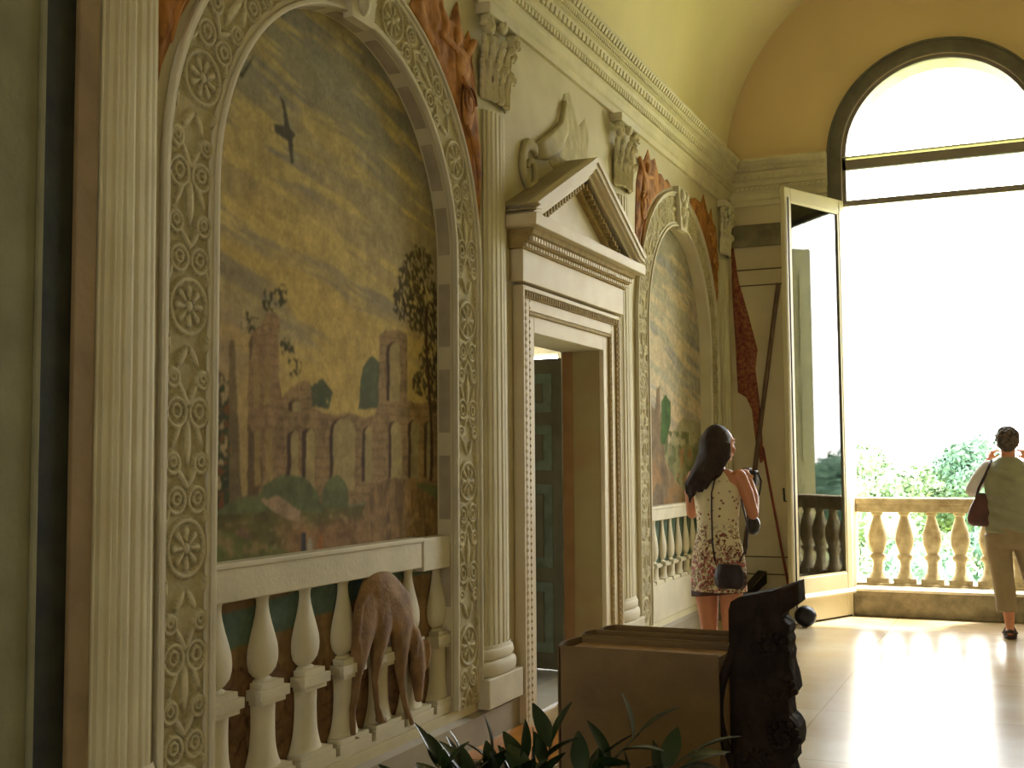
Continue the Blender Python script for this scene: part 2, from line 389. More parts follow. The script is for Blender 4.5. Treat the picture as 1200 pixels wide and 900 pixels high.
# end window: grey architrave, bars, panes ------------------------------------
def ring(mb, R0, R1, t0, t1, c=XC, zs=ZW, zb=.25, fn=EW, n_=48):
    P = [(c-R0, zb)]+[(c-R0*math.cos(PI*i/n_), zs+R0*math.sin(PI*i/n_)) for i in range(n_+1)]+[(c+R0, zb)]
    Q = [(c-R1, zb)]+[(c-R1*math.cos(PI*i/n_), zs+R1*math.sin(PI*i/n_)) for i in range(n_+1)]+[(c+R1, zb)]
    m_ = len(P); v = []
    for T in (t0, t1): v += [fn(*p, T) for p in P]+[fn(*q, T) for q in Q]
    f = []
    for i in range(m_-1):
        f += [(i, i+1, m_+i+1, m_+i), (2*m_+i, 3*m_+i, 3*m_+i+1, 2*m_+i+1), (i, 2*m_+i, 2*m_+i+1, i+1), (m_+i, m_+i+1, 3*m_+i+1, 3*m_+i)]
    f += [(0, m_, 3*m_, 2*m_), (m_-1, 3*m_-1, 4*m_-1, 2*m_-1)]
    mb.add(v, f)
win = tag(MB().box(XC-RW, XC+RW, YE+.04, YE+.10, 4.335, 4.43).build('window_1', FRGREY), kind='structure')
mb = MB(); ring(mb, RW, RW+.05, 0, .035, zb=0); ring(mb, RW+.05, RW+.115, 0, .025, zb=0); ring(mb, RW+.115, RW+.135, 0, .05, zb=0)
mb.build('architrave', GREYST, win)
mb = MB(); ring(mb, RW-.035, RW, -.10, -.04, zb=3.99); mb.build('window_frame', FRGREY, win)
MB().box(XC-RW, XC+RW, YE+.05, YE+.09, 3.975, 4.03).build('transom', FRGREY, win)
gm = bpy.data.materials.new('glass_pane'); gm.use_nodes = True; n = gm.node_tree.nodes; l = gm.node_tree.links; n.clear()
o_ = n.new('ShaderNodeOutputMaterial'); mxs = n.new('ShaderNodeMixShader'); tr = n.new('ShaderNodeBsdfTransparent'); gl = n.new('ShaderNodeBsdfGlossy')
gl.inputs['Roughness'].default_value = .02; fr = n.new('ShaderNodeFresnel'); fr.inputs['IOR'].default_value = 1.6
tr.inputs['Color'].default_value = (.93, .95, .92, 1)
l.new(fr.outputs[0], mxs.inputs[0]); l.new(tr.outputs[0], mxs.inputs[1]); l.new(gl.outputs[0], mxs.inputs[2]); l.new(mxs.outputs[0], o_.inputs[0])
mb = MB(); arc = [(XC-(RW-.03)*math.cos(PI*i/24), ZW+(RW-.03)*math.sin(PI*i/24)) for i in range(25)]
mb.add([EW(p, q, -.07) for p, q in [(XC-RW+.03, 4.02)]+arc+[(XC+RW-.03, 4.02)]], [tuple(range(27))])
mb.build('pane', gm, win, fix=False)
# sill and floor outside
SL = tag(MB().box(XC-RW, XC+RW, YE, YE+.62, 0, .235).build('window_sill', CONC, bevel=.012), kind='structure')
SL.name = 'trim_5'
MB().box(XC-RW, XC+RW, YE-.015, YE+.62, .235, .262).build('sill_slab', mat('sill_slab_stone', (222, 214, 190), .7, .1, 8), SL, bevel=.006)
# ================================================================ FRESCOED WALL
VC = vcol_mat('fresco_pigment', .85, .12)
def orn(s, t):
    """carved band of rosettes and scrolls; s along, t across in metres; height 0..1"""
    P = .86; u = (s % P); at = np.abs(t); h = np.zeros_like(s)
    def blob(cx, cy, rx, ry, ang=0):
        dx = u-cx; dx = dx-P*np.round(dx/P); dy = at-cy; c, s_ = math.cos(ang), math.sin(ang)
        d = np.sqrt(((dx*c+dy*s_)/rx)**2+((-dx*s_+dy*c)/ry)**2); return np.clip(1.25*(1-d), 0, 1)**.5
    def rg(cx, cy, r, w_):
        dx = u-cx; dx = dx-P*np.round(dx/P); d = np.abs(np.hypot(dx, at-cy)-r); return np.clip(1-d/w_, 0, 1)**.6
    du = u-.12; du = du-P*np.round(du/P); rr = np.hypot(du, t); ph = np.arctan2(t, du)
    h = np.maximum(h, np.clip(1-np.abs(rr-.098)/.012, 0, 1)**.6)
    h = np.maximum(h, np.where((rr > .025) & (rr < .085), (.5+.5*np.cos(8*ph))*np.clip((.085-rr)/.02, 0, 1), 0))
    h = np.maximum(h, np.clip(1.3-rr/.024, 0, 1))
    for c in ((.29, .055, .045), (.42, .075, .035), (.60, .06, .05), (.72, .08, .03)):
        h = np.maximum(h, rg(c[0], c[1], c[2], .011)); h = np.maximum(h, rg(c[0]+.005, c[1], c[2]*.45, .009))
    h = np.maximum(h, blob(.50, 0, .10, .022)); h = np.maximum(h, blob(.36, .02, .06, .014, .7)); h = np.maximum(h, blob(.52, .06, .055, .014, -.5))
    h = np.maximum(h, blob(.66, .02, .06, .013, .6)); h = np.maximum(h, blob(.80, .03, .05, .016, -.6)); h = np.maximum(h, blob(.23, .105, .05, .013, -.4)); h = np.maximum(h, blob(.0, .11, .05, .012, .3))
    return h
def arch_path(yc, R, zb, ds):
    Lg = ZS-zb; tot = 2*Lg+PI*R; s = np.linspace(0, tot, int(tot/ds))
    y = np.where(s < Lg, yc-R, 0.); z = np.where(s < Lg, zb+s, 0.); ny = np.where(s < Lg, -1., 0.); nz = np.zeros_like(s)
    a = (s-Lg)/R; mid = (s >= Lg) & (s <= Lg+PI*R)
    y = np.where(mid, yc-R*np.cos(a), y); z = np.where(mid, ZS+R*np.sin(a), z); ny = np.where(mid, -np.cos(a), ny); nz = np.where(mid, np.sin(a), nz)
    e = s > Lg+PI*R; y = np.where(e, yc+R, y); z = np.where(e, ZS-(s-Lg-PI*R), z); ny = np.where(e, 1., ny)
    return s, y, z, ny, nz
def border(yc, R0, R1, ds, label):
    root = empty('arch_border', (0, yc, ZB)); tag(root, label, 'arch frame')
    Rm = (R0+R1)/2; wdt = R1-R0-.08
    s, y, z, ny, nz = arch_path(yc, Rm, ZB, ds); t = np.linspace(-wdt/2, wdt/2, int(wdt/ds)+1)
    s2, t2 = np.meshgrid(s, t); Y = y[None]+ny[None]*t2; Z = z[None]+nz[None]*t2
    h = orn(s2, t2); X = XW+.006+.014*h
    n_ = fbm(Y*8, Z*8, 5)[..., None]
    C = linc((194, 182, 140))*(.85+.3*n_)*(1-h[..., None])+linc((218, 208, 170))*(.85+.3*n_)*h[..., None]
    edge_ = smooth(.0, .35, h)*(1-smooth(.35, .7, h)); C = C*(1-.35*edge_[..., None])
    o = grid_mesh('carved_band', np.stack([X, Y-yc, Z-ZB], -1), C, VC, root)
    for nm, ra, rb, th in (('inner_moulding', R0, R0+.022, .03), ('inner_moulding', R0+.022, R0+.045, .018), ('outer_moulding', R1-.04, R1-.018, .02), ('outer_moulding', R1-.018, R1, .032)):
        mb = MB(); ring(mb, ra, rb, 0, th, c=yc, zs=ZS, zb=ZB, fn=LW)
        mb.v = [(p[0], p[1]-yc, p[2]-ZB) for p in mb.v]; mb.build(nm, STONE, root, bevel=.006)
    # keystone scroll
    mb = MB(); zt = ZS+R0
    mb.prism([(-.09, -.03), (.09, -.03), (.15, .34), (-.15, .34)], lambda p, q, t_: (XW+t_, p, q+zt-ZB), 0, .05)
    for k, (dy, dz, r) in enumerate([(-.06, .27, .06), (.06, .27, .06), (-.04, .13, .05), (.04, .13, .05), (0, .2, .06), (0, .05, .05)]):
        mb.ell((XW+.05, dy, zt-ZB+dz), (.035, r*.8, r))
    mb.build('keystone', STONE, root, smooth=True, sharp=.6, fix=True)
    return root
border(NEAR[0], .972, 1.274, .0065, 'carved arched border with rosettes round the large near ruins landscape')
border(FAR[0], .972, 1.274, .011, 'carved arched border round the smaller-looking far landscape by the window')
NP={
 'towerL':[(3.781,1.332),(3.778,1.983),(3.811,2.042),(3.861,2.061),(3.895,2.106),(3.954,2.127),(3.984,2.102),(3.981,1.860),(4.018,1.755),(4.028,1.323)],
 'holesL':[[(3.815,1.719),(3.813,1.889),(3.814,1.893),(3.818,1.897),(3.825,1.901),(3.832,1.902),(3.840,1.902),(3.846,1.900),(3.850,1.896),(3.852,1.891),(3.854,1.721)],[(3.883,1.735),(3.880,1.909),(3.882,1.915),(3.887,1.919),(3.895,1.923),(3.903,1.925),(3.912,1.924),(3.920,1.922),(3.925,1.918),(3.927,1.913),(3.929,1.737)],[(3.824,1.405),(3.822,1.615),(3.823,1.620),(3.827,1.623),(3.834,1.626),(3.841,1.627),(3.849,1.627),(3.855,1.624),(3.860,1.620),(3.861,1.616),(3.864,1.405)],[(3.898,1.387),(3.895,1.620),(3.897,1.626),(3.903,1.631),(3.911,1.634),(3.921,1.636),(3.931,1.635),(3.940,1.632),(3.946,1.627),(3.948,1.621),(3.950,1.385)]],
 'arcade':[(4.010,1.324),(4.006,1.769),(4.078,1.823),(4.166,1.850),(4.218,1.846),(4.232,1.735),(4.325,1.716),(4.408,1.704),(4.536,1.724),(4.685,1.705),(4.763,1.723),(4.794,1.790),(4.794,2.109),(4.858,2.132),(4.974,2.148),(5.069,2.140),(5.077,1.811),(5.219,1.791),(5.330,1.813),(5.397,1.807),(5.394,1.290)],
 'holesA':[[(4.055,1.714),(4.054,1.739),(4.058,1.749),(4.067,1.757),(4.081,1.763),(4.097,1.766),(4.114,1.765),(4.129,1.760),(4.138,1.752),(4.142,1.743),(4.142,1.717)],[(4.046,1.383),(4.044,1.610),(4.047,1.620),(4.056,1.628),(4.070,1.634),(4.086,1.636),(4.103,1.634),(4.117,1.629),(4.127,1.621),(4.130,1.612),(4.132,1.380)],[(4.157,1.391),(4.155,1.617),(4.159,1.628),(4.169,1.637),(4.185,1.643),(4.203,1.646),(4.222,1.644),(4.238,1.638),(4.249,1.630),(4.252,1.619),(4.254,1.388)],[(4.368,1.374),(4.366,1.638),(4.374,1.660),(4.397,1.679),(4.430,1.693),(4.471,1.698),(4.512,1.695),(4.548,1.683),(4.571,1.665),(4.580,1.643),(4.581,1.369)],[(4.640,1.407),(4.640,1.640),(4.643,1.649),(4.653,1.657),(4.668,1.662),(4.685,1.665),(4.703,1.663),(4.718,1.658),(4.728,1.651),(4.731,1.642),(4.732,1.405)],[(4.866,1.793),(4.866,2.050),(4.871,2.063),(4.886,2.075),(4.907,2.084),(4.932,2.089),(4.958,2.089),(4.980,2.084),(4.995,2.074),(5.000,2.061),(5.000,1.799)],[(4.883,1.422),(4.883,1.661),(4.888,1.674),(4.902,1.685),(4.923,1.693),(4.949,1.696),(4.975,1.694),(4.997,1.688),(5.011,1.677),(5.016,1.664),(5.016,1.420)],[(5.076,1.419),(5.077,1.681),(5.081,1.691),(5.093,1.701),(5.112,1.707),(5.134,1.710),(5.156,1.708),(5.175,1.703),(5.187,1.694),(5.192,1.683),(5.191,1.417)],[(5.245,1.417),(5.246,1.680),(5.250,1.690),(5.261,1.698),(5.278,1.704),(5.297,1.706),(5.317,1.705),(5.334,1.700),(5.345,1.692),(5.349,1.683),(5.347,1.415)]],
 'pillar':[(3.632,1.345),(3.664,1.973),(3.691,1.975),(3.748,1.340)],
 'hillR':[(4.648,1.268),(4.732,1.377),(4.883,1.422),(5.094,1.411),(5.272,1.338),(5.413,1.289),(5.412,1.094),(4.649,1.143)],
 'bush1':[(3.837,1.303),(3.881,1.404),(4.009,1.451),(4.163,1.441),(4.274,1.377),(4.328,1.282)],
 'bush2':[(4.609,1.742),(4.639,1.942),(4.731,1.997),(4.810,1.979),(4.810,1.758)],
 'bush3':[(4.232,1.735),(4.218,1.831),(4.311,1.866),(4.393,1.810),(4.366,1.733)],
 'bushL':[(3.536,1.316),(3.528,1.831),(3.593,1.861),(3.656,1.819),(3.674,1.310)],
 'bird':[(3.980,3.042),(4.011,3.028),(4.055,2.922),(4.099,2.904),(4.074,2.879),(4.082,2.774),(4.063,2.769),(4.037,2.862),(3.946,2.876),(3.939,2.910),(4.012,2.922),(4.005,2.983)],
 'bird2':[(3.703,3.045),(3.813,3.171),(3.769,3.100),(3.725,3.038)],
 'block':[(3.864,1.353),(3.980,1.367),(4.146,1.290),(4.134,1.247),(3.940,1.299)],
 'rock':[(3.707,1.226),(3.750,1.247),(3.805,1.203),(3.783,1.165),(3.718,1.176)],
}
FP={
 'ruin':[(8.970,1.084),(9.010,1.921),(9.150,1.954),(9.266,1.917),(9.299,2.096),(9.398,2.123),(9.429,1.779),(9.538,1.492),(9.771,1.050)],
 'tree':[(9.397,1.635),(9.441,1.995),(9.569,2.059),(9.720,1.993),(9.710,1.823),(9.546,1.637)],
 'hill':[(8.970,1.097),(9.285,1.352),(9.811,1.751),(10.089,1.871),(10.433,1.866),(10.986,1.816),(10.929,1.016)],
 'slope':[(8.970,1.097),(9.418,1.564),(9.788,1.343),(10.472,1.098),(10.929,1.016)],
}
def landscape(yc, R, ds, kind, label):
    root = empty('landscape_fresco', (0, yc, ZB)); tag(root, label, 'painting')
    y = np.arange(yc-R-.01, yc+R+.012, ds); z = np.arange(ZB-.005, ZS+R+.012, ds)
    Y, Z = np.meshgrid(y, z)
    wx = Y+.02*(fbm(Y*14, Z*14, 31)-.5); wz = Z+.02*(fbm(Y*14, Z*14, 41)-.5)
    def put(C, mask, col, var=.25, sc=20, seed=3):
        n_ = fbm(Y*sc, Z*sc, seed); m_ = np.clip(mask.astype(float), 0, 1)[..., None]
        return C*(1-m_)+linc(col)*(1-var+2*var*n_[..., None])*m_
    # sky with slanting streaks of cloud
    q = Y*.8+Z*.0; sl = Z+.20*(Y-yc)+.10*fbm(Y*1.5, Z*2, 14)
    st = fbm(q*1.3, sl*9, 11, 5); st2 = fbm(q*2.0+9, sl*15, 15, 4); big = fbm(Y*1.6, sl*2.4, 21, 3)
    C = np.ones(Y.shape+(3,))*linc((158, 152, 122))
    if kind == 'near':
        C = put(C, smooth(3.3, 2.6, Z+.25*(big-.5)), (176, 160, 118))
        C = put(C, smooth(2.75, 2.2, Z+.6*(big-.5)+.15*(Y-yc))*.9, (206, 178, 104))
        C = put(C, smooth(.47, .66, st)*smooth(1.75, 2.1, Z)*.7, (146, 140, 124))
        C = put(C, smooth(.53, .62, st2)*smooth(1.9, 2.3, Z)*.7, (212, 188, 116))
        C = put(C, smooth(.55, .65, fbm(Y*3, sl*9, 77))*smooth(2.6, 2.9, Z)*.4, (150, 144, 124))
        C = put(C, smooth(.45, .2, (Y-yc+R))*smooth(2.35, 1.9, Z)*.6, (168, 144, 118))
    else:
        C = put(C, smooth(3.7, 2.9, Z+.5*(big-.5))*.9, (186, 180, 156))
        C = put(C, smooth(.44, .60, st)*.7, (154, 154, 152)); C = put(C, smooth(.50, .62, st2)*.7, (218, 198, 160))
        C = put(C, smooth(2.2, 1.7, Z)*.45, (222, 194, 154))
    G = {}
    if kind == 'near':
        N = NP; hz = 1.36
        C = put(C, Z < hz+.10*(fbm(Y*4, Z*0, 5)-.5), (136, 130, 96)); C = put(C, inpoly(wx, wz, N['pillar']), (128, 110, 76), .2)
        leafn = fbm(Y*34, Z*34, 51, 3)
        C = put(C, inpoly(wx, wz, N['bushL']) & (leafn > .38), (70, 76, 44)); C = put(C, inpoly(wx, wz, N['bushL']) & (leafn > .58), (128, 84, 42))
        C = put(C, inpoly(wx, wz, N['bush2']), (94, 100, 68)); C = put(C, inpoly(wx, wz, N['bush3']) & (leafn > .3), (90, 96, 62))
        br = (160, 132, 90)
        C = put(C, inpoly(wx, wz, N['arcade']), br, .35, 16, 8)
        C = put(C, inpoly(wx, wz, N['towerL']), (162, 132, 94), .35, 16, 9)
        for g in ('arcade', 'towerL'):
            C = np.where((inpoly(wx, wz, N[g]) & ((np.sin(wz*150) > .85) | (fbm(Y*40, Z*40, 61) > .66)))[..., None], C*.72, C)
        C = put(C, inpoly(wx, wz, N['towerL']) & (fbm(Y*3, Z*2, 4)+ (Y-3.9)*1.2 < .47), (116, 94, 64), .3, 18, 4)
        for h in N['holesL']: C = put(C, inpoly(wx, wz, h), (168, 144, 92))
        for k, h in enumerate(N['holesA']):
            hs = [(p-.022 if k > 1 else p, q_-.0) for p, q_ in h]
            C = put(C, inpoly(wx, wz, h), (82, 60, 40)); C = put(C, inpoly(wx-.03, wz, h) & inpoly(wx, wz, h), (176, 156, 104) if k < 7 else (160, 146, 104))
        for k, (yy, zz, rx, rz) in enumerate([(4.42, 1.34, .11, .10), (3.9, 1.30, .3, .07), (5.2, 1.33, .25, .06)]):
            C = put(C, ((wx-yy)/rx)**2+((wz-zz)/rz)**2 < 1, (112, 116, 74))
        # ground
        C = put(C, (wz < 1.30), (112, 104, 60), .45, 10)
        C = put(C, smooth(1.27, 1.2, wz+.08*(fbm(Y*8, Z*8, 17)-.5))*smooth(3.95, 4.15, wx), (150, 116, 78), .5, 16)
        for b_, c_ in (('bush1', (106, 112, 72)), ('hillR', (152, 122, 80)), ('block', (178, 152, 122)), ('rock', (136, 108, 82))):
            C = put(C, inpoly(wx, wz, N[b_]), c_, .35, 14, 6)
        C = np.where((inpoly(wx, wz, N['hillR']) & (fbm(Y*26, Z*6, 71) > .58))[..., None], C*.68, C)
        C = put(C, (wz < 1.28-.25*(wx-3.45)) & (wx < 4.25) & (wz > 1.0), (116, 118, 66), .4, 9)
        C = np.where(((Z < 1.34) & (Z > 1.05))[..., None], C*(.7+.62*fbm(Y*22, Z*34, 401, 4)[..., None]), C)
        C = put(C, smooth(.56, .72, fbm(Y*18, Z*26, 411, 3))*(Z < 1.27)*.6, (172, 142, 98), .3, 20)
        C = put(C, (np.abs(Y-4.17) < .016) & (Z > 1.10) & (Z < 1.20), (60, 60, 66)); C = put(C, (((Y-4.22)/.022)**2+((Z-1.13)/.05)**2 < 1), (172, 160, 140)); C = put(C, (((Y-4.30)/.02)**2+((Z-1.14)/.05)**2 < 1), (166, 112, 62))
        # tree on the right
        for (a, b_, ra, rb) in ((5.16, 2.40, .17, .16), (5.30, 2.26, .2, .16), (5.05, 2.30, .12, .1), (5.22, 2.52, .13, .08), (5.33, 2.02, .13, .14), (5.38, 1.82, .1, .1), (5.2, 1.9, .08, .07)):
            mm = (((Y-a)/ra)**2+((Z-b_)/rb)**2 < 1.5*fbm(Y*30, Z*30, 91, 3)+.30) & (fbm(Y*70+Z*30, Z*46, 95, 2) > .43)
            C = put(C, mm, (86, 76, 46), .5, 40)
        C = put(C, (np.abs(Y-5.30-.03*np.sin(Z*5)) < .014+.004*fbm(Y*2, Z*9, 3)) & (Z > 1.4) & (Z < 2.3), (80, 60, 38))
        for i_, (a, b_) in enumerate([(3.92, 2.16), (3.79, 2.05), (4.05, 1.98), (4.1, 1.9), (3.99, 2.2)]):
            C = put(C, (((Y-a)/.07)**2+((Z-b_)/.06)**2 < 1.1*fbm(Y*40, Z*40, 191, 2)) & (fbm(Y*70, Z*70, 97, 2) > .5), (78, 76, 44))
        C = put(C, inpoly(Y, Z, N['bird']), (92, 86, 70), .1); C = put(C, inpoly(Y, Z, N['bird2']), (84, 80, 62), .1)
        # below the handrail: stream, track and rocks
        lo = Z < 1.02
        C = put(C, lo, (136, 108, 74), .45, 12)
        C = put(C, lo & (np.abs(wz-(.87+.10*(wx-3.9))) < .055+.03*fbm(Y*3, Z*3, 8)), (88, 106, 88), .3, 9)
        cell = np.minimum(np.abs(fbm(Y*11, Z*15, 201, 2)-.5), np.abs(fbm(Y*13+4, Z*12, 205, 2)-.5))
        C = np.where((lo & (Z < .68-.10*(Y-4.0)))[..., None], linc((128, 96, 66))*(.6+.8*fbm(Y*16, Z*16, 3)[..., None])*(.25+.75*smooth(0, .03, cell))[..., None], C)
    else:
        N = FP
        C = put(C, inpoly(wx, wz, N['hill'])*.7, (150, 150, 110), .2, 5); C = put(C, (wz < 1.55+.2*fbm(Y*2, Z*0, 6))*.8, (134, 134, 94), .4, 7); C = put(C, (fbm(Y*9, Z*12, 166) > .56) & (Z < 1.75), (112, 116, 76), .35, 16)
        C = put(C, inpoly(wx, wz, N['slope']), (154, 130, 98), .4, 7); C = put(C, inpoly(wx, wz, N['ruin']), (132, 112, 84), .4, 10)
        C = put(C, (np.abs(Y-9.0) < .045) & (Z > 1.7) & (Z < 2.0), (190, 176, 132))
        C = put(C, inpoly(wx, wz, N['tree']), (74, 104, 50), .4, 14)
        C = put(C, (fbm(Y*6, Z*9, 66) > .58) & (Z < 1.6), (160, 126, 84), .3, 9)
        C = put(C, Z < 1.02, (84, 104, 84), .3, 6); C = put(C, Z < .62, (112, 86, 56), .4, 12)
        C = put(C, Z < .50, (200, 188, 150), .08, 4)
        C = np.where(((Z < .5) & ((np.abs(Z-.46) < .006) | (np.abs(((Y-9) % .26)-.13) < .005)))[..., None], C*.6, C)
    for _ in range(2 if kind == 'near' else 1):
        C = (C+np.roll(C, 1, 0)+np.roll(C, -1, 0)+np.roll(C, 1, 1)+np.roll(C, -1, 1))/5
    C = C*(.84+.32*fbm(Y*9, Z*9, 333, 3)[..., None])*(.86+.28*fbm(Y*45, Z*45, 301, 2)[..., None])
    keep = (np.abs(Y-yc) <= R+.012) & ((Z <= ZS) | (np.hypot(Y-yc, Z-ZS) <= R+.012))
    P = np.stack([np.full(Y.shape, XW-.09), Y-yc, Z-ZB], -1)
    grid_mesh('painted_view', P, C, VC, root, keep)
    # solid back behind the paint layer
    return root
landscape(NEAR[0], .972, .0048, 'near', 'large arched landscape with brick ruins and flying bird, nearest the camera')
landscape(FAR[0], .972, .009, 'far', 'arched landscape with tall ruin and green tree behind the woman in the floral dress')

# ---------------------------------------------------------------- balustrades across the niches (low relief)
def flat_baluster(zb, zt, r, name, root, y, ped):
    """ped: height of the square pedestal"""
    H = zt-zb-ped; mb = MB()
    prof = [(.62, 0), (.60, .02), (.42, .04), (.62, .07), (.86, .13), (.98, .22), (1.0, .30), (.95, .40), (.80, .52), (.60, .66), (.46, .78), (.39, .88), (.40, .94), (.52, 1.0)]
    mb.lathe([(p*r, zb+ped+q*H) for p, q in prof], (0, 0), 14, 1, -PI/2, PI/2)
    mb.v = [(p[0]*.5, p[1], p[2]) for p in mb.v]
    if ped > .05:
        w_ = r*1.05; hp = ped
        for (f0, f1, ww, dd) in ((.94, 1.0, .74, .50), (.84, .94, .98, .62), (.79, .84, .80, .55), (.0, .11, 1.30, .68), (.11, .16, 1.16, .62)):
            mb.box(0, r*dd*1.2, -w_*ww, w_*ww, zb+f0*hp, zb+f1*hp)
        n0 = len(mb.v); k = 8
        mb.loft([(0, 0, zb+.16*hp, r*.6, w_*1.12), (0, 0, zb+.24*hp, r*.55, w_*.94), (0, 0, zb+.38*hp, r*.5, w_*.76), (0, 0, zb+.6*hp, r*.5, w_*.68), (0, 0, zb+.80*hp, r*.5, w_*.72)], 16)
    mb.v = [(XW-.085+max(p[0], 0), p[1]+y, p[2]) for p in mb.v]
    return mb.build(name, STONE, root, smooth=True, sharp=.7)
rb_ = empty('niche_balustrade', (0, 0, 0)); tag(rb_, 'pale painted balustrade across the foot of the ruins landscape', 'balustrade')
MB().box(XW-.088, XW-.02, 3.449, 5.10, .975, 1.12).box(XW-.088, XW-.012, 3.449, 5.10, 1.10, 1.125).build('handrail', STONE, rb_, bevel=.006)
MB().box(XW-.088, XW-.015, 5.10, 5.389, .955, 1.12).build('corner_rail', STONE, rb_, bevel=.006)
for k in range(7):
    flat_baluster(.235, .976, .095, 'baluster', rb_, 3.575+.297*k, .40)
MB().box(XW-.088, XW-.01, 3.449, 5.389, ZB+.001, .24).build('base_rail', STONE, rb_)
rb2 = empty('niche_balustrade', (0, 0, 0)); tag(rb2, 'pale painted balustrade low in the far niche beside the floral dress', 'balustrade')
MB().box(XW-.088, XW-.02, 8.77, 10.71, 1.01, 1.125).box(XW-.088, XW-.012, 8.77, 10.71, 1.10, 1.128).build('handrail', STONE, rb2, bevel=.006)
for k in range(8): flat_baluster(.50, 1.011, .075, 'baluster', rb2, 8.90+.235*k, .16)
MB().box(XW-.088, XW-.01, 8.77, 10.71, ZB+.001, .50).build('base_rail', STONE, rb2)

# coffer panels along the niche reveals
COF = mat('mauve_grey_panel', (176, 162, 136), .85, .12, 8, .2, 40)
for yc_, nm in ((NEAR[0], 'trim_11'),):
    mb = MB(); R = .972
    for k in range(5):
        z0 = .30+k*.45; mb.box(XW-.078, XW-.014, yc_+R-.004, yc_+R+.001, z0, z0+.33)
    for k in range(9):
        a0 = PI*(k+.12)/9; a1 = PI*(k+.85)/9
        for j in range(6):
            b0 = a0+(a1-a0)*j/6; b1 = a0+(a1-a0)*(j+1)/6
            P4 = [(yc_+rr*math.cos(bb), ZS+rr*math.sin(bb)) for rr in (R-.004, R+.001) for bb in (b0, b1)]
            mb.add([(xx, *P4[i]) for xx in (XW-.078, XW-.014) for i in range(4)], [(0, 1, 3, 2), (4, 6, 7, 5), (0, 4, 5, 1), (2, 3, 7, 6), (0, 2, 6, 4), (1, 5, 7, 3)])
    tag(mb.build(nm, COF), kind='structure')

# ---------------------------------------------------------------- the greyhound (low relief)
DOG = mat('greyhound_coat', (150, 116, 74), .8, .12, 10, .35, 60, c2=(108, 80, 50))
mb = MB()
def limb(path, rad, x=XW-.03, zf=.55, steps=6):
    for i in range(len(path)-1):
        for j in range(steps+1):
            t_ = j/steps; a = path[i]; b_ = path[i+1]; r = rad[i]*(1-t_)+rad[i+1]*t_
            mb.ell((x, a[0]*(1-t_)+b_[0]*t_, a[1]*(1-t_)+b_[1]*t_), (min(r*.5, .03)+.008, r, max(r*zf, .012)), 10, 6)
limb([(4.664, .925), (4.61, .849), (4.56, .741), (4.53, .644), (4.495, .524), (4.466, .405), (4.468, .286)], [.13, .125, .095, .06, .026, .02, .022])
limb([(4.70, .90), (4.70, .721), (4.665, .622), (4.645, .497), (4.664, .377), (4.695, .318)], [.13, .075, .045, .022, .018, .026], XW-.02)
limb([(4.70, .92), (4.82, .83), (4.885, .722), (4.865, .60), (4.87, .47), (4.913, .343), (4.965, .248)], [.14, .15, .11, .06, .026, .02, .026], XW-.015)
limb([(4.96, .69), (4.995, .60), (5.005, .515), (5.012, .433), (5.02, .35)], [.045, .062, .062, .042, .026], XW+.0)
limb([(5.055, .63), (5.068, .57), (5.06, .50)], [.018, .024, .012], XW+.025); limb([(4.955, .64), (4.94, .56)], [.016, .010], XW+.02)
limb([(4.468, .286), (4.50, .272)], [.022, .03]); limb([(4.695, .318), (4.73, .306)], [.024, .03]); limb([(4.965, .248), (5.0, .238)], [.024, .03])
limb([(4.60, .93), (4.50, .86), (4.475, .72), (4.50, .58), (4.47, .45)], [.02, .018, .014, .012, .010], XW-.01)
dog = mb.build('greyhound', DOG, None, voxel=.009, smit=5)
tag(dog, 'brown greyhound with lowered head in front of the near niche balusters', 'dog')
mb = MB(); mb.tube([(XW+.0, 4.965+.05*math.cos(a), .655+.022*math.sin(a)) for a in np.linspace(0, 2*PI, 13)], .012, 8)
mb.build('collar', mat('red_collar', (120, 50, 36), .6), dog)

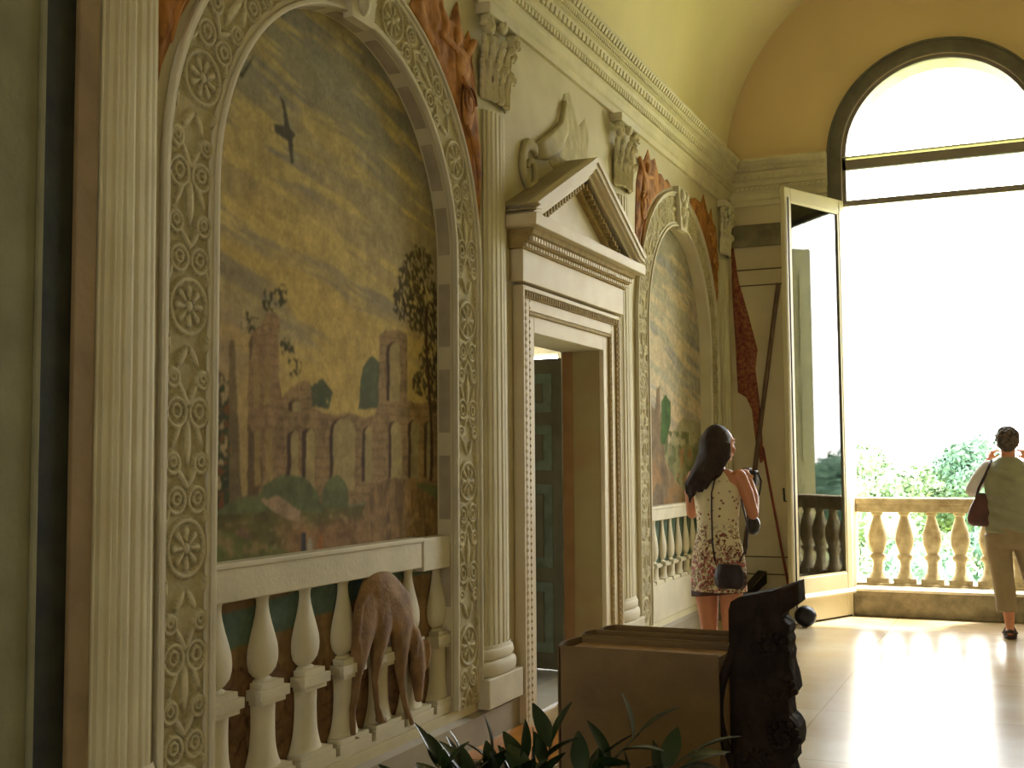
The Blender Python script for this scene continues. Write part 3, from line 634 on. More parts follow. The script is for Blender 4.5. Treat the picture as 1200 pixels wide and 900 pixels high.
# ---------------------------------------------------------------- half columns
def column(y, r, zt, label, capital=True, flat=.32, zb=.175, group=None):
    root = empty('fluted_column', (XW, y, zb)); tag(root, label, 'column', group)
    H = zt-zb; zc = H-.55 if capital else H; NT = 96
    def half(prof, flut=0):
        mb = MB(); v = []; m_ = len(prof)
        for rr, z in prof:
            for i in range(NT+1):
                a = -PI/2+PI*i/NT; q = rr
                if flut: q = rr*(1-flut*max(0, math.cos(a*2*9))**.6)
                v.append((flat*q*math.cos(a), q*math.sin(a), z))
        f = [(j*(NT+1)+i, j*(NT+1)+i+1, (j+1)*(NT+1)+i+1, (j+1)*(NT+1)+i) for j in range(m_-1) for i in range(NT)]
        f += [tuple(range(NT+1)), tuple(range((m_-1)*(NT+1), m_*(NT+1)))]
        return mb.add(v, f)
    MB().box(0, r*1.4*flat, -r*1.4, r*1.4, 0, .16).build('plinth', STONE, root, bevel=.008)
    tor = []
    for k in range(9): a = -PI/2+PI*k/8; tor.append((r*1.26+.035*math.cos(a), .20+.04*math.sin(a)))
    for k in range(9): a = -PI/2+PI*k/8; tor.append((r*1.12+.028*math.cos(a), .275+.03*math.sin(a)))
    tor.append((r*1.06, .325)); half(tor).build('base', STONE, root, smooth=True, sharp=.8)
    zz = [.325+(zc-.36)*i/10 for i in range(11)]
    half([(r*(1.0-.10*(i/10)**1.6), z) for i, z in enumerate(zz)], .10).build('shaft', SHAFT, root, smooth=True, sharp=.5)
    if capital:
        c = half([(r*.92, zc-.03), (r*1.0, zc-.01), (r*1.0, zc+.01), (r*.9, zc+.03), (r*.88, zc+.3), (r*1.05, zc+.42), (r*1.2, zc+.45)])
        for row, (zz_, nn, hh, out_) in enumerate(((zc+.04, 7, .20, .98), (zc+.18, 6, .20, 1.03))):
            for i in range(nn):
                a = -PI/2+PI*(i+.5*(1 if row else .5)+.2)/nn
                for k in range(12):
                    t_ = k/11; rr = r*out_+.06*t_**3; wd = .036*(1-.55*t_)*(1+.22*math.sin(k*2.1))
                    c.ell((flat*rr*math.cos(a)+.008+.02*t_**3, rr*math.sin(a), zz_+hh*(t_-.12*max(0, t_-.85)*8)), (.016, wd, .022), 10, 6)
                    if k < 10: c.ell((flat*rr*math.cos(a)+.024, rr*math.sin(a), zz_+hh*t_), (.010, .006, .02), 6, 5)
        for sgn in (-1, 1):
            for k in range(14):
                a = k*.55; q = .062*(1-k/17); c.ell((flat*r+.01, sgn*(r*1.05)+sgn*q*math.cos(a), zc+.42+q*math.sin(a)), (.03, .017, .017), 8, 5)
        c.ell((flat*r+.02, 0, zc+.47), (.03, .04, .045))
        c.build('capital', SHAFT, root, voxel=.0055, smit=2)
        MB().box(0, r*1.2*flat+.03, -r*1.3, r*1.3, zc+.485, H).build('abacus', STONE, root, bevel=.006)
    return root
column(5.895, .162, 4.05, 'pale fluted column between the near landscape and the doorway')
column(8.165, .165, 4.05, 'pale fluted column between the doorway and the far landscape')
column(11.32, .150, 4.05, 'narrow fluted column at the corner between far landscape and end wall')
column(2.985, .150, 4.05, 'fluted pale column at the left, before the near arched border')
# strips at the far left
tag(MB().box(XW, XW+.02, 2.745, 2.835, 0.0, 4.05).build('wall_strip', BROWNSTRIP, bevel=.004), 'brown rough plaster strip left of the fluted column', 'wall strip')
tag(MB().box(XW, XW+.004, 2.55, 2.745, 0.0, 4.05).build('gap_strip', DARKGAP), 'nearly black green strip in the dark gap at the far left', 'wall strip')  # flat near-black green strip standing in for the dark gap
t_ = empty('flat_pilaster', (XW, 2.3, 0)); tag(t_, 'pale greenish flat pilaster at the left edge of the picture', 'pilaster')
MB().box(0, .035, -.2, .270, 0, 4.05).build('shaft', PALESTRIP, t_, bevel=.004)
MB().box(0, .045, .270, .290, 0, 4.05).build('edge_moulding', PALESTRIP, t_, bevel=.003)

# ---------------------------------------------------------------- ochre figures in the spandrels, pale scroll over the door
def sp(name, pts, label, m=BROWNFIG, th=.022, wave=.5, step=.016):
    o = relief(name, pts, th, m, LW, step, None, .05, wave, 5); tag(o, label, 'relief figure'); return o
mir = lambda P, c: [(2*c-p, q) for p, q in P]
SR = [(4.93,3.76),(5.052,3.70),(5.236,3.575),(5.381,3.44),(5.485,3.283),(5.601,3.10),(5.695,2.893),(5.717,2.80),(5.742,3.113),(5.70,3.398),(5.69,3.46),(5.671,3.62),(5.63,3.70),(5.65,3.78),(5.589,3.858),(5.55,3.80),(5.50,3.84),(5.455,3.97),(5.40,3.90),(5.374,3.84),(5.30,3.88),(5.27,3.97),(5.16,3.93),(5.06,3.98)]
sp('spandrel_figure', SR, 'red-brown draped figure right of the near arch crown')
sp('spandrel_figure', [p for p in mir(SR, NEAR[0])], 'red-brown figure at the top left, left of the near arch')
FL = [(8.478,2.95),(8.53,3.1),(8.60,3.178),(8.70,3.346),(8.87,3.52),(9.07,3.665),(9.29,3.76),(9.52,3.835),(9.40,3.875),(9.30,3.84),(9.23,3.88),(9.10,3.86),(9.05,3.97),(8.93,3.92),(8.87,4.0),(8.77,3.9),(8.62,3.80),(8.55,3.66),(8.52,3.42)]
sp('spandrel_figure', FL, 'orange-brown figure between doorway pediment and far arch')
FR = [(9.95,3.83),(10.2,3.76),(10.41,3.665),(10.58,3.53),(10.74,3.4),(10.87,3.24),(10.98,3.0),(11.06,3.05),(11.10,3.316),(11.09,3.566),(11.04,3.76),(10.93,3.80),(10.88,3.92),(10.80,3.83),(10.66,3.88),(10.60,4.0),(10.5,3.89),(10.3,3.90),(10.15,3.86)]
sp('spandrel_figure', FR, 'slim red-brown figure right of the far arch, by the corner')
OCHRE_L = mat('fresco_ochre_light', (196, 142, 76), .85, .2, 14, .4, 30, c2=(150, 92, 46))
OCHRE_D = mat('fresco_ochre_dark', (104, 58, 30), .85, .2, 14, .4, 30)
def figure_detail(y, z, s_, mirror, parent):
    m_ = -1 if mirror else 1
    hd = MB(); hd.ell((XW+.022, y-.10*s_*m_, z+.36*s_), (.022, .05*s_, .065*s_)); hd.ell((XW+.02, y-.02*s_*m_, z+.18*s_), (.02, .10*s_, .13*s_)); hd.ell((XW+.02, y+.06*s_*m_, z-.08*s_), (.02, .085*s_, .17*s_))
    for p, q in (((y-.08*s_*m_, z+.26*s_), (y-.30*s_*m_, z+.30*s_)), ((y+.04*s_*m_, z+.26*s_), (y+.16*s_*m_, z+.40*s_))):
        for k in range(7): t_ = k/6; hd.ell((XW+.02, p[0]*(1-t_)+q[0]*t_, p[1]*(1-t_)+q[1]*t_), (.018, .035*s_, .03*s_), 8, 6)
    hd.build('torso', OCHRE_L, parent, voxel=.008, smit=3)
    sw = MB(); pts = [(XW+.034, y+.06*s_*m_+.10*s_*(1-k/26)*math.cos(k*.5)*m_, z-.05*s_+.12*s_*(1-k/26)*math.sin(k*.5)) for k in range(24)]
    sw.tube(pts, [.010*s_]*24, 6)
    sw.tube([(XW+.03, y+.02*s_*m_, z-.22*s_), (XW+.034, y+.10*s_*m_, z-.30*s_), (XW+.032, y+.17*s_*m_, z-.45*s_), (XW+.025, y+.21*s_*m_, z-.62*s_)], [.012*s_, .016*s_, .014*s_, .006*s_], 6)
    sw.tube([(XW+.03, y-.05*s_*m_, z+.1*s_), (XW+.036, y+.03*s_*m_, z+.02*s_), (XW+.03, y+.12*s_*m_, z-.02*s_)], [.012*s_, .02*s_, .012*s_], 6)
    sw.build('drapery', BROWNFIG, parent, smooth=True)
FIGS = [q for q in bpy.data.objects if q.name.startswith('spandrel_figure')]
for q in FIGS:
    y_ = sum(v.co.y for v in q.data.vertices)/len(q.data.vertices)
    if y_ > 10: figure_detail(10.86, 3.50, .55, False, q)
    elif y_ > 8: figure_detail(8.72, 3.56, .75, True, q)
    elif y_ > 4.5: figure_detail(5.50, 3.48, .8, False, q)
    else: figure_detail(2*NEAR[0]-5.50, 3.48, .8, True, q)
mb = MB()
cx, cz = 6.42, 3.27
pts = []
for k in range(34):
    a = PI*.3+k*.25; q = .165*(1-k/42); pts.append((XW+.012, cx+q*math.cos(a)*.95, cz+q*math.sin(a)*1.0))
mb.tube(pts, [.014+.028*(1-k/34) for k in range(34)], 8)
mb.tube([(XW+.012, cx+.09, cz+.14), (XW+.014, 6.66, 3.46), (XW+.014, 6.85, 3.56), (XW+.012, 6.98, 3.68), (XW+.01, 7.02, 3.86)], [.05, .075, .085, .06, .03], 10)
mb.v = [(XW+max(0.0, min(.03, p[0]-XW)), p[1], p[2]) for p in mb.v]
tag(mb.build('scroll_relief', PALEFIG, smooth=True), 'pale curling scroll above the left side of the door pediment', 'relief figure')
sp('reclining_figure', [(6.75,3.40),(6.9,3.55),(6.95,3.75),(7.02,3.92),(7.12,3.96),(7.2,3.88),(7.3,3.78),(7.42,3.86),(7.5,3.78),(7.46,3.62),(7.55,3.5),(7.7,3.40),(7.6,3.3),(7.04,3.3)], 'pale faded figure on the wall above the pediment apex', PALEFIG, .012, .4)

# ================================================================ DOORCASE
dc = empty('doorcase', (XW, 7.04, 0)); tag(dc, 'carved stone doorcase with triangular pediment in the middle of the wall', 'door surround')
def ylocal(mb): mb.v = [(p[0]-XW, p[1]-7.04, p[2]) for p in mb.v]; return mb
def frame3(ya, yb, zt, wd, t1, zb=0.0):      # three-sided band, opening ya..yb
    mb = MB(); mb.box(XW, XW+t1, ya-wd, ya, zb, zt+wd); mb.box(XW, XW+t1, yb, yb+wd, zb, zt+wd); mb.box(XW, XW+t1, ya, yb, zt, zt+wd); return mb
ylocal(frame3(6.42, 7.66, 2.27, .10, .03)).build('inner_fascia', DOORST, dc, bevel=.004)
ylocal(frame3(6.32, 7.76, 2.37, .022, .045)).build('bead_moulding', DOORDK, dc, bevel=.004)
ylocal(frame3(6.298, 7.782, 2.392, .07, .05)).build('outer_fascia', DOORST, dc, bevel=.004)
ylocal(frame3(6.228, 7.852, 2.462, .04, .062)).build('carved_moulding', DOORDK, dc, bevel=.004)
ylocal(frame3(6.188, 7.892, 2.502, .028, .072)).build('edge_moulding', DOORST, dc, bevel=.006)
mb = MB()
for k in range(46):
    y = 6.22+k*(1.64/45); mb.box(XW+.06, XW+.07, y, y+.016, 2.468, 2.498)
for k in range(60):
    z = .03+k*.041
    for y in (6.208, 7.872): mb.box(XW+.06, XW+.07, y-.012, y+.012, z, z+.018)
    for y in (6.309, 7.771): mb.ell((XW+.048, y, z), (.006, .009, .009), 6, 4)
ylocal(mb).build('carved_leaves', DOORDK, dc)
ylocal(MB().box(XW, XW+.085, 6.13, 7.95, 2.545, 2.735)).build('frieze', DOORST, dc, bevel=.006)
ylocal(MB().prism([(0, 2.735), (.095, 2.735), (.10, 2.765), (.125, 2.77), (.13, 2.80), (.16, 2.815), (.165, 2.845), (0, 2.845)], lambda p, q, t_: (XW+p, t_, q), 6.10, 7.98)).build('bed_moulding', DOORDK, dc)
mb = MB()
for k in range(44):
    y = 6.12+k*.0422; mb.box(XW+.095, XW+.115, y, y+.024, 2.742, 2.762); mb.box(XW+.13, XW+.155, y, y+.026, 2.775, 2.80)
ylocal(mb).build('dentils', DOORST, dc)
PJ = .22
ylocal(MB().box(XW, XW+PJ, 6.01, 8.07, 2.845, 2.915)).build('corona', DOORST, dc, bevel=.006)
# raking cornices as extruded bands
apex = (7.04, 3.475); L0 = (6.01, 2.915); R0_ = (8.07, 2.915); th = .125
mb = MB()
def band(z0off, z1off, t1):
    # slanted band between offsets below the outer slope
    for (a, b_) in ((L0, apex), (R0_, apex)):
        mb.prism([(a[0]+(.003 if a[0] < 7 else -.003), max(2.916, a[1]+.055-z0off)), (b_[0], b_[1]-z0off), (b_[0], b_[1]-z1off), (a[0]+(z1off*1.5 if a[0] < 7 else -z1off*1.5), max(2.9155, a[1]+.055-z1off+z1off*.75))], LW, 0, t1)
band(0, .135, PJ-.06); band(0, .035, PJ+.012); band(.035, .075, PJ); band(.075, .10, PJ-.02)
band(.10, .135, PJ-.05)
ylocal(mb).build('raking_cornice', DOORST, dc)
ylocal(MB().prism([(6.15, 2.91), (7.93, 2.91), (7.04, 3.36)], LW, 0, .06)).build('tympanum', DOORST, dc)
mb = MB()
for (a, b_) in (((6.28, 2.93), (7.04, 3.31)), ((7.80, 2.93), (7.04, 3.31))):
    mb.prism([a, b_, (b_[0], b_[1]-.05), (a[0]+(.1 if a[0] < 7 else -.1), a[1])], LW, .06, .10)
    for k in range(16):
        t_ = (k+.7)/16.5; y = a[0]+(b_[0]-a[0])*t_; z = a[1]+(b_[1]-a[1])*t_
        mb.box(XW+.10, XW+.14, y-.013, y+.013, z-.02, z+.015)
ylocal(mb).build('tympanum_carving', DOORDK, dc)
# jamb lining
tag(MB().box(XW-.278, XW-.20, 7.652, 7.659, 0.0, 2.268).build('trim_9', mat('reddish_jamb_paint', (150, 112, 78), .8, .1, 6)), kind='structure')
tag(MB().box(XW-.20, XW-.002, 7.654, 7.659, 0.0, 2.268).build('trim_10', mat('jamb_paint', (156, 142, 98), .8, .12, 3, .2, 40, c2=(150, 122, 84))), kind='structure')
# threshold
tag(MB().box(-3.04, XW+.02, 6.30, 7.78, 0, .012).build('trim_6', mat('threshold_marble', (176, 170, 160), .3, .1, 6)), kind='structure')
tag(MB().box(XW+.05, XW+.55, 5.35, 6.15, .0, .004).build('trim_7', mat('ochre_marble', (206, 138, 56), .3, .15, 6)), kind='structure')
# door leaf, opened into the side room
dl = empty('panelled_door', (-3.06, 7.80, .01), 0); tag(dl, 'dark green-grey panelled door standing open in the doorway', 'door')
dl.rotation_euler = (0, 0, PI-.06)
MB().box(0, .95, -.022, .022, 0, 2.23).build('door_slab', GREENW, dl)
for (z0, z1) in ((.12, .62), (.72, 1.32), (1.42, 1.75), (1.84, 2.12)):
    for (x0, x1) in ((.10, .44), (.52, .86)):
        for s_ in (-1, 1):
            f = MB().box(x0, x1, min(s_*.022, s_*.030), max(s_*.022, s_*.030), z0, z1).build('door_panel', GREENP, dl, bevel=.004)
        MB().box(x0+.07, x1-.07, .030, .044, z0+.07, z1-.07).build('raised_field', GREENW, f, bevel=.006)
for z in (.3, 1.1, 1.95): MB().tube([(.0, -.03, z-.05), (.0, -.03, z+.05)], .012, 8).build('hinge', IRON, dl)

# ================================================================ END WALL PAINTED PIECES
BAN = mat('banner_cloth', (116, 44, 42), .8, .3, 30, .3, 60, c2=(160, 104, 62))
o = relief('red_banner', [(-2.722,3.652),(-2.70,3.66),(-2.651,3.297),(-2.56,2.95),(-2.475,2.594),(-2.500,2.40),(-2.47,2.1),(-2.449,1.824),(-2.439,1.484),(-2.47,1.46),(-2.512,1.654),(-2.545,1.996),(-2.60,2.12),(-2.682,2.172),(-2.698,2.691),(-2.722,3.214)], .03, BAN, EW, .014, None, .06, .45, 9)
tag(o, 'dark red patterned banner hanging down the end wall beside the corner', 'banner')
tag(MB().tube([(-2.25, YE-.02, 3.25), (-2.648, YE-.02, .56)], .023, 10).build('wooden_pole', mat('dark_pole_wood', (112, 84, 62), .6, .2, 12)), 'long dark pole slanting across the end wall behind the open casement', 'pole')
tag(MB().tube([(-2.44, YE-.03, 1.62), (-2.205, YE-.03, .20)], .013, 10).build('wooden_pole', mat('red_pole_wood', (136, 62, 42), .6, .2, 12)), 'thin reddish pole crossing the dark pole at a slant', 'pole')
mb = MB(); mb.box(-2.72, -1.80, YE-.03, YE, 3.64, 3.86)
tag(mb.build('painted_entablature', mat('grey_fresco', (140, 130, 104), .85, .25, 6, .3, 30)), 'grey carved band under the end wall cornice, left of the window', 'wall strip')
mb = MB()
for z in (3.40, 3.24, .53, .36): mb.box(-2.69, -1.85, YE-.008, YE, z, z+.012)
tag(mb.build('trim_8', mat('line_paint', (96, 84, 62), .8)), kind='structure')
tag(MB().box(-2.70, -1.80, YE-.035, YE, 0, .17).build('baseboard_end', GREYBASE, bevel=.005), kind='structure')
# dark sloping board in the corner
bd = MB(); A_ = Vector((-2.73, 11.10, .06)); B_ = Vector((-2.50, 11.50, .29)); w_ = Vector((.10, -.06, 0)); h_ = Vector((0, 0, .12)); bd.add([A_, A_+w_, B_+w_, B_, A_+h_*.3, A_+w_+h_*.3, B_+w_+h_, B_+h_], [(0,3,2,1),(4,5,6,7),(0,1,5,4),(1,2,6,5),(2,3,7,6),(3,0,4,7)])
tag(bd.build('sloping_board', mat('black_board', (34, 28, 22), .5), bevel=.004), 'dark board leaning low in the corner behind the floral dress', 'board')
# ================================================================ CASEMENT, SHUTTER, BALUSTRADE, BALL
hinge = Vector((XC-RW-.01, YE-.01, 0)); free = Vector((-2.03, 10.68, 0)); d = free-hinge; WL = d.length
cs = empty('glazed_casement', (hinge.x, hinge.y, .015)); cs.rotation_euler = (0, 0, math.atan2(d.y, d.x)); tag(cs, 'tall cream glazed casement swung open into the room by the big window', 'window')
T_ = .025
mb = MB(); mb.box(0, .085, -T_, T_, 0, 4.0); mb.box(WL-.095, WL, -T_, T_, 0, 4.0); mb.build('stile', PAINTW, cs, bevel=.008)
MB().box(.085, WL-.095, -T_, T_, 3.87, 4.0).build('top_rail', PAINTW, cs, bevel=.008)
MB().box(.085, WL-.095, -T_, T_, .24, .40).build('bottom_rail', PAINTW, cs, bevel=.008)
MB().box(.085, WL-.095, -T_+.008, T_-.008, 0.0, .24).build('kick_panel', PAINTW, cs)
MB().prism([(-T_, .20), (-T_-.03, .205), (-T_-.035, .225), (-T_, .255), (T_, .255), (T_+.035, .225), (T_+.03, .205), (T_, .20)], lambda p, q, t_: (t_, p, q), 0, WL).build('weather_moulding', PAINTW, cs)
mb = MB()
for s_ in (-1, 1):
    y0, y1 = sorted((s_*T_*.5, s_*(T_-.006)))
    mb.box(.085, .10, y0, y1, .40, 3.87); mb.box(WL-.11, WL-.095, y0, y1, .40, 3.87); mb.box(.085, WL-.095, y0, y1, .40, .415); mb.box(.085, WL-.095, y0, y1, 3.855, 3.87)
mb.build('glazing_bead', PAINTW, cs)
MB().box(.09, WL-.10, -.003, .003, .405, 3.865).build('pane', gm, cs)
for z in (.35, 1.5, 2.7, 3.75): MB().tube([(.0, -T_-.008, z-.05), (0, -T_-.008, z+.05)], .011, 8).build('hinge', IRON, cs)
MB().tube([(WL-.04, -T_-.01, 1.1), (WL-.04, -T_-.05, 1.1), (WL-.04, -T_-.055, 1.22)], .01, 8).tube([(WL-.04, T_+.012, .1), (WL-.04, T_+.012, 3.9)], .007, 8).build('espagnolette', IRON, cs)
# outside shutter at the right jamb, out of view, mirrored in the casement
sh = empty('window_shutter', (.235, YE+.53, .28)); sh.rotation_euler = (0, 0, PI/2); tag(sh, 'narrow panelled olive shutter seen in the open casement glass', 'shutter')
MB().box(0, .225, -.018, .018, 0, 3.62).build('shutter_board', SHUT, sh, bevel=.004)
for z0, z1 in ((.12, 1.0), (1.12, 2.1), (2.22, 3.38)):
    f = MB().box(.04, .185, .018, .022, z0, z1).build('shutter_panel', SHUT, sh)
    MB().box(.06, .165, .022, .034, z0+.05, z1-.05).build('raised_field', SHUT, f, bevel=.008)

# outdoor balustrade
YB = YE+.42
bal = empty('stone_balustrade', (-.709, YB, .262)); tag(bal, 'weathered stone window balustrade before the bright garden', 'balustrade')
MB().box(-.906+.001, .905, -.09, .09, .71, .835).box(-.906+.001, .905, -.11, .11, .79, .852).build('handrail', BALST, bal, bevel=.012)
MB().box(-.905, .905, -.10, .10, 0, .022).build('plinth', BALST, bal, bevel=.006)
for k, x in enumerate([-1.42, -1.166, -.912, -.658, -.404, -.150, .104]):
    X_ = x+.709; r = .098; mb = MB()
    mb.box(X_-.105, X_+.105, -.08, .08, .022, .07)
    prof = [(.9, .07), (.86, .085), (.62, .13), (.50, .19), (.52, .235), (.74, .262), (.80, .28), (.74, .298), (.55, .31), (.70, .35), (.86, .40), (.92, .45), (.86, .51), (.66, .58), (.46, .64), (.38, .67), (.44, .68), (.56, .69), (.56, .71)]
    mb.lathe([(p*r, z) for p, z in prof], (X_, 0), 20)
    mb.build('baluster', BALST, bal, smooth=True, sharp=.7)
# iron ball door stop
b_ = tag(MB().ell((0, 0, .095), (.098, .098, .095), 28, 18).build('iron_ball', IRON, smooth=True), 'dark iron ball on the floor at the casement corner', 'ball'); b_.location = (-1.90, 10.66, 0)

# ================================================================ TABLE, BOOKS, CARVED PANEL, PLANT
tb = empty('wooden_table', (-.8, 1.85, 0)); tag(tb, 'plain dark wooden table carrying the big volumes, below the frame', 'table')
MB().box(-.55, .50, -.85, .82, .71, .75).build('tabletop', TABLEW, tb, bevel=.006)
for x in (-.48, .43):
    for y in (-.78, .75): MB().tube([(x, y, 0), (x, y, .35), (x, y, .71)], [.025, .032, .04], 12).build('leg', TABLEW, tb, smooth=True, sharp=.6)
def big_book(y0, y1, x0, x1, h, label, lean=0.0):
    bk = empty('large_volume', ((x0+x1)/2, (y0+y1)/2, .751)); tag(bk, label, 'book', 'parchment volumes upright on the table')
    w2 = (x1-x0)/2; t2 = (y1-y0)/2; cv = .007
    # front board, back board, and rounded spine on the left
    MB().box(-w2, w2, -t2, -t2+cv, 0, h).build('cover_board', PARCH, bk, bevel=.003)
    MB().box(-w2, w2, t2-cv, t2, 0, h).build('cover_board', PARCH, bk, bevel=.003)
    sp_ = MB(); pts = [(-w2-.012*math.sin(PI*i/8), -t2+2*t2*i/8) for i in range(9)]
    v = [(p, q, 0) for p, q in pts]+[(p, q, h) for p, q in pts]+[(p+.006, q, 0) for p, q in pts]+[(p+.006, q, h) for p, q in pts]
    f = []
    for i in range(8): f += [(i, i+1, 9+i+1, 9+i), (18+i, 27+i, 27+i+1, 18+i+1), (9+i, 9+i+1, 27+i+1, 27+i), (i, 18+i, 18+i+1, i+1)]
    f += [(0, 9, 27, 18), (8, 26, 35, 17)]
    sp_.add(v, f).build('spine', PARCH, bk, smooth=True, sharp=.8)
    MB().box(-w2+.006, w2-.012, -t2+cv+.0005, t2-cv-.0005, .006, h-.012).build('page_block', PAGES, bk)
    return bk
big_book(2.245, 2.385, -.905, -.568, .369, 'thick tan parchment volume at the front of the row, facing the camera')
big_book(2.39, 2.475, -.905, -.585, .372, 'second parchment volume, directly behind the thick front one')
big_book(2.48, 2.575, -.895, -.600, .370, 'rearmost parchment volume of the row, topmost in the photo')
# carved dark wood
cz0 = .751
out_ = [(-.553, cz0), (-.553, 1.205), (-.548, 1.222), (-.535, 1.230), (-.50, 1.238), (-.482, 1.243), (-.47, 1.244), (-.445, 1.254), (-.419, 1.264), (-.417, 1.224), (-.432, 1.212), (-.447, 1.204), (-.452, 1.194), (-.446, 1.188), (-.438, 1.180), (-.437, 1.168), (-.441, 1.160), (-.437, 1.150), (-.439, 1.138), (-.436, 1.127), (-.438, 1.112), (-.435, 1.098), (-.431, 1.085), (-.428, 1.068), (-.427, 1.055), (-.433, 1.046), (-.441, 1.042), (-.441, 1.025), (-.439, 1.008), (-.430, 1.0), (-.423, .988), (-.421, .968), (-.424, .950), (-.432, .940), (-.431, .925), (-.44, .915), (-.436, .90), (-.428, .88), (-.425, .86), (-.437, .84), (-.43, .81), (-.42, .79), (-.42, cz0)]
cv_ = empty('carved_panel', (-.49, 2.30, cz0)); tag(cv_, 'dark carved wooden end piece with jagged right edge beside the volumes', 'carving')
def CF(p, q, t_): return (p+.49, -.02-t_, q-cz0)
o = relief('carved_front', out_, .03, DKWOOD, CF, .006, cv_, .03, .55, 12, base=.004)
MB().prism(out_, lambda p, q, t_: (p+.49, t_, q-cz0), -.02, .045).build('board', DKWOOD, cv_)
mb = MB()
for (x, z, r) in ((-.455, 1.06, .03), (-.452, .97, .032), (-.45, .875, .034), (-.47, 1.14, .028), (-.50, .92, .03)):
    for k in range(16):
        a = k*.5; q = r*(1-k/20); mb.ell((x+.49+q*math.cos(a), -.045, z-cz0+q*math.sin(a)), (.007, .012, .007), 8, 5)
mb.tube([(-.065+.02*math.sin(z*18), -.035, z) for z in np.linspace(.0, .44, 20)], .009, 8)
mb.build('scroll_carving', DKWOOD, cv_, smooth=True)
# laurel plant
pl = empty('potted_laurel', (-.68, 1.45, .751)); tag(pl, 'dark green laurel plant with pointed leaves at the bottom of the picture', 'plant')
MB().lathe([(.075, 0), (.085, .01), (.105, .13), (.115, .135), (.115, .16), (.10, .16), (.095, .14)], (0, 0), 28).build('pot', TERRA, pl, smooth=True, sharp=.6)
fol = MB(); stm = MB()
def leaf(base, dirv, L_, W_, roll_):
    dirv = Vector(dirv).normalized(); a = Vector((0, 0, 1)) if abs(dirv.z) < .95 else Vector((1, 0, 0))
    s_ = dirv.cross(a).normalized(); n_ = s_.cross(dirv); s_, n_ = s_*math.cos(roll_)+n_*math.sin(roll_), n_*math.cos(roll_)-s_*math.sin(roll_)
    K = 8; v = []; f = []
    for i in range(K+1):
        t_ = i/K; wd = W_*math.sin(PI*min(.98, t_*.95+.03))**.8*(1-.25*t_); c = Vector(base)+dirv*L_*t_-n_*L_*.18*t_*t_
        v += [c-s_*wd+n_*wd*.25, c, c+s_*wd+n_*wd*.25]
    for i in range(K): f += [(3*i, 3*i+1, 3*i+4, 3*i+3), (3*i+1, 3*i+2, 3*i+5, 3*i+4)]
    v += [Vector(p)-n_*.0008 for p in v]; k = 3*(K+1); f += [tuple(k+i for i in reversed(q)) for q in f[:]]
    fol.add(v, f)
rnd = random.Random(11)
def sprig(b0, b1, nl, ll, up_=.5):
    b0 = Vector(b0); b1 = Vector(b1); mid = (b0+b1)/2+Vector((0, 0, .03)); pts = [b0*(1-t_)**2+mid*2*t_*(1-t_)+b1*t_*t_ for t_ in [i/8 for i in range(9)]]
    stm.tube(pts, [.0035-.0022*i/8 for i in range(9)], 6)
    for i in range(nl):
        t_ = .25+.75*(i+.5)/nl; p = b0*(1-t_)**2+mid*2*t_*(1-t_)+b1*t_*t_; tg = (b1-b0).normalized(); sd = tg.cross(Vector((.35, .9, .1))).normalized()*(1 if i % 2 else -1)
        dv = tg*rnd.uniform(.5, .9)+sd*rnd.uniform(.6, 1.0)+Vector((rnd.uniform(-.3, .3), rnd.uniform(-.5, .3), up_*rnd.uniform(.2, .9)))
        leaf(p, dv, ll*rnd.uniform(.85, 1.25), ll*.23*rnd.uniform(.85, 1.2), rnd.uniform(-.7, .7))
    leaf(b1, (b1-mid), ll*1.1, ll*.21, rnd.uniform(-.5, .5))
# tips given in the plant's own frame
for (tx, ty, tz) in [(-.11, -.03, .315), (-.075, -.02, .36), (-.04, .0, .345), (-.01, .02, .36), (.03, .03, .355), (.065, .05, .385), (.05, .0, .33), (-.09, .02, .30), (.0, -.05, .31), (.09, .03, .31), (-.06, .03, .33), (-.02, -.02, .33), (.02, -.03, .33), (.045, .02, .35), (-.115, .01, .29), (.07, -.02, .29)]:
    sprig((tx*.3, ty*.3, .14), (tx, ty, tz-.022), 10, .055, .9)
for (tx, ty, tz, nl) in [(.175, .10, .375, 8), (.12, .08, .335, 7), (.245, .13, .35, 7), (.225, .15, .325, 7), (.15, .08, .31, 7)]:
    sprig((.02, .02, .16), (tx, ty, tz), nl, .06, .35)
fol.build('foliage', LEAF, pl, smooth=True, fix=False); stm.build('stems', STEM, pl, smooth=True)
MB().ell((0, 0, .14), (.095, .095, .012), 20, 6).build('soil', mat('soil', (50, 38, 26), .95, .3, 60, .8, 80), pl)

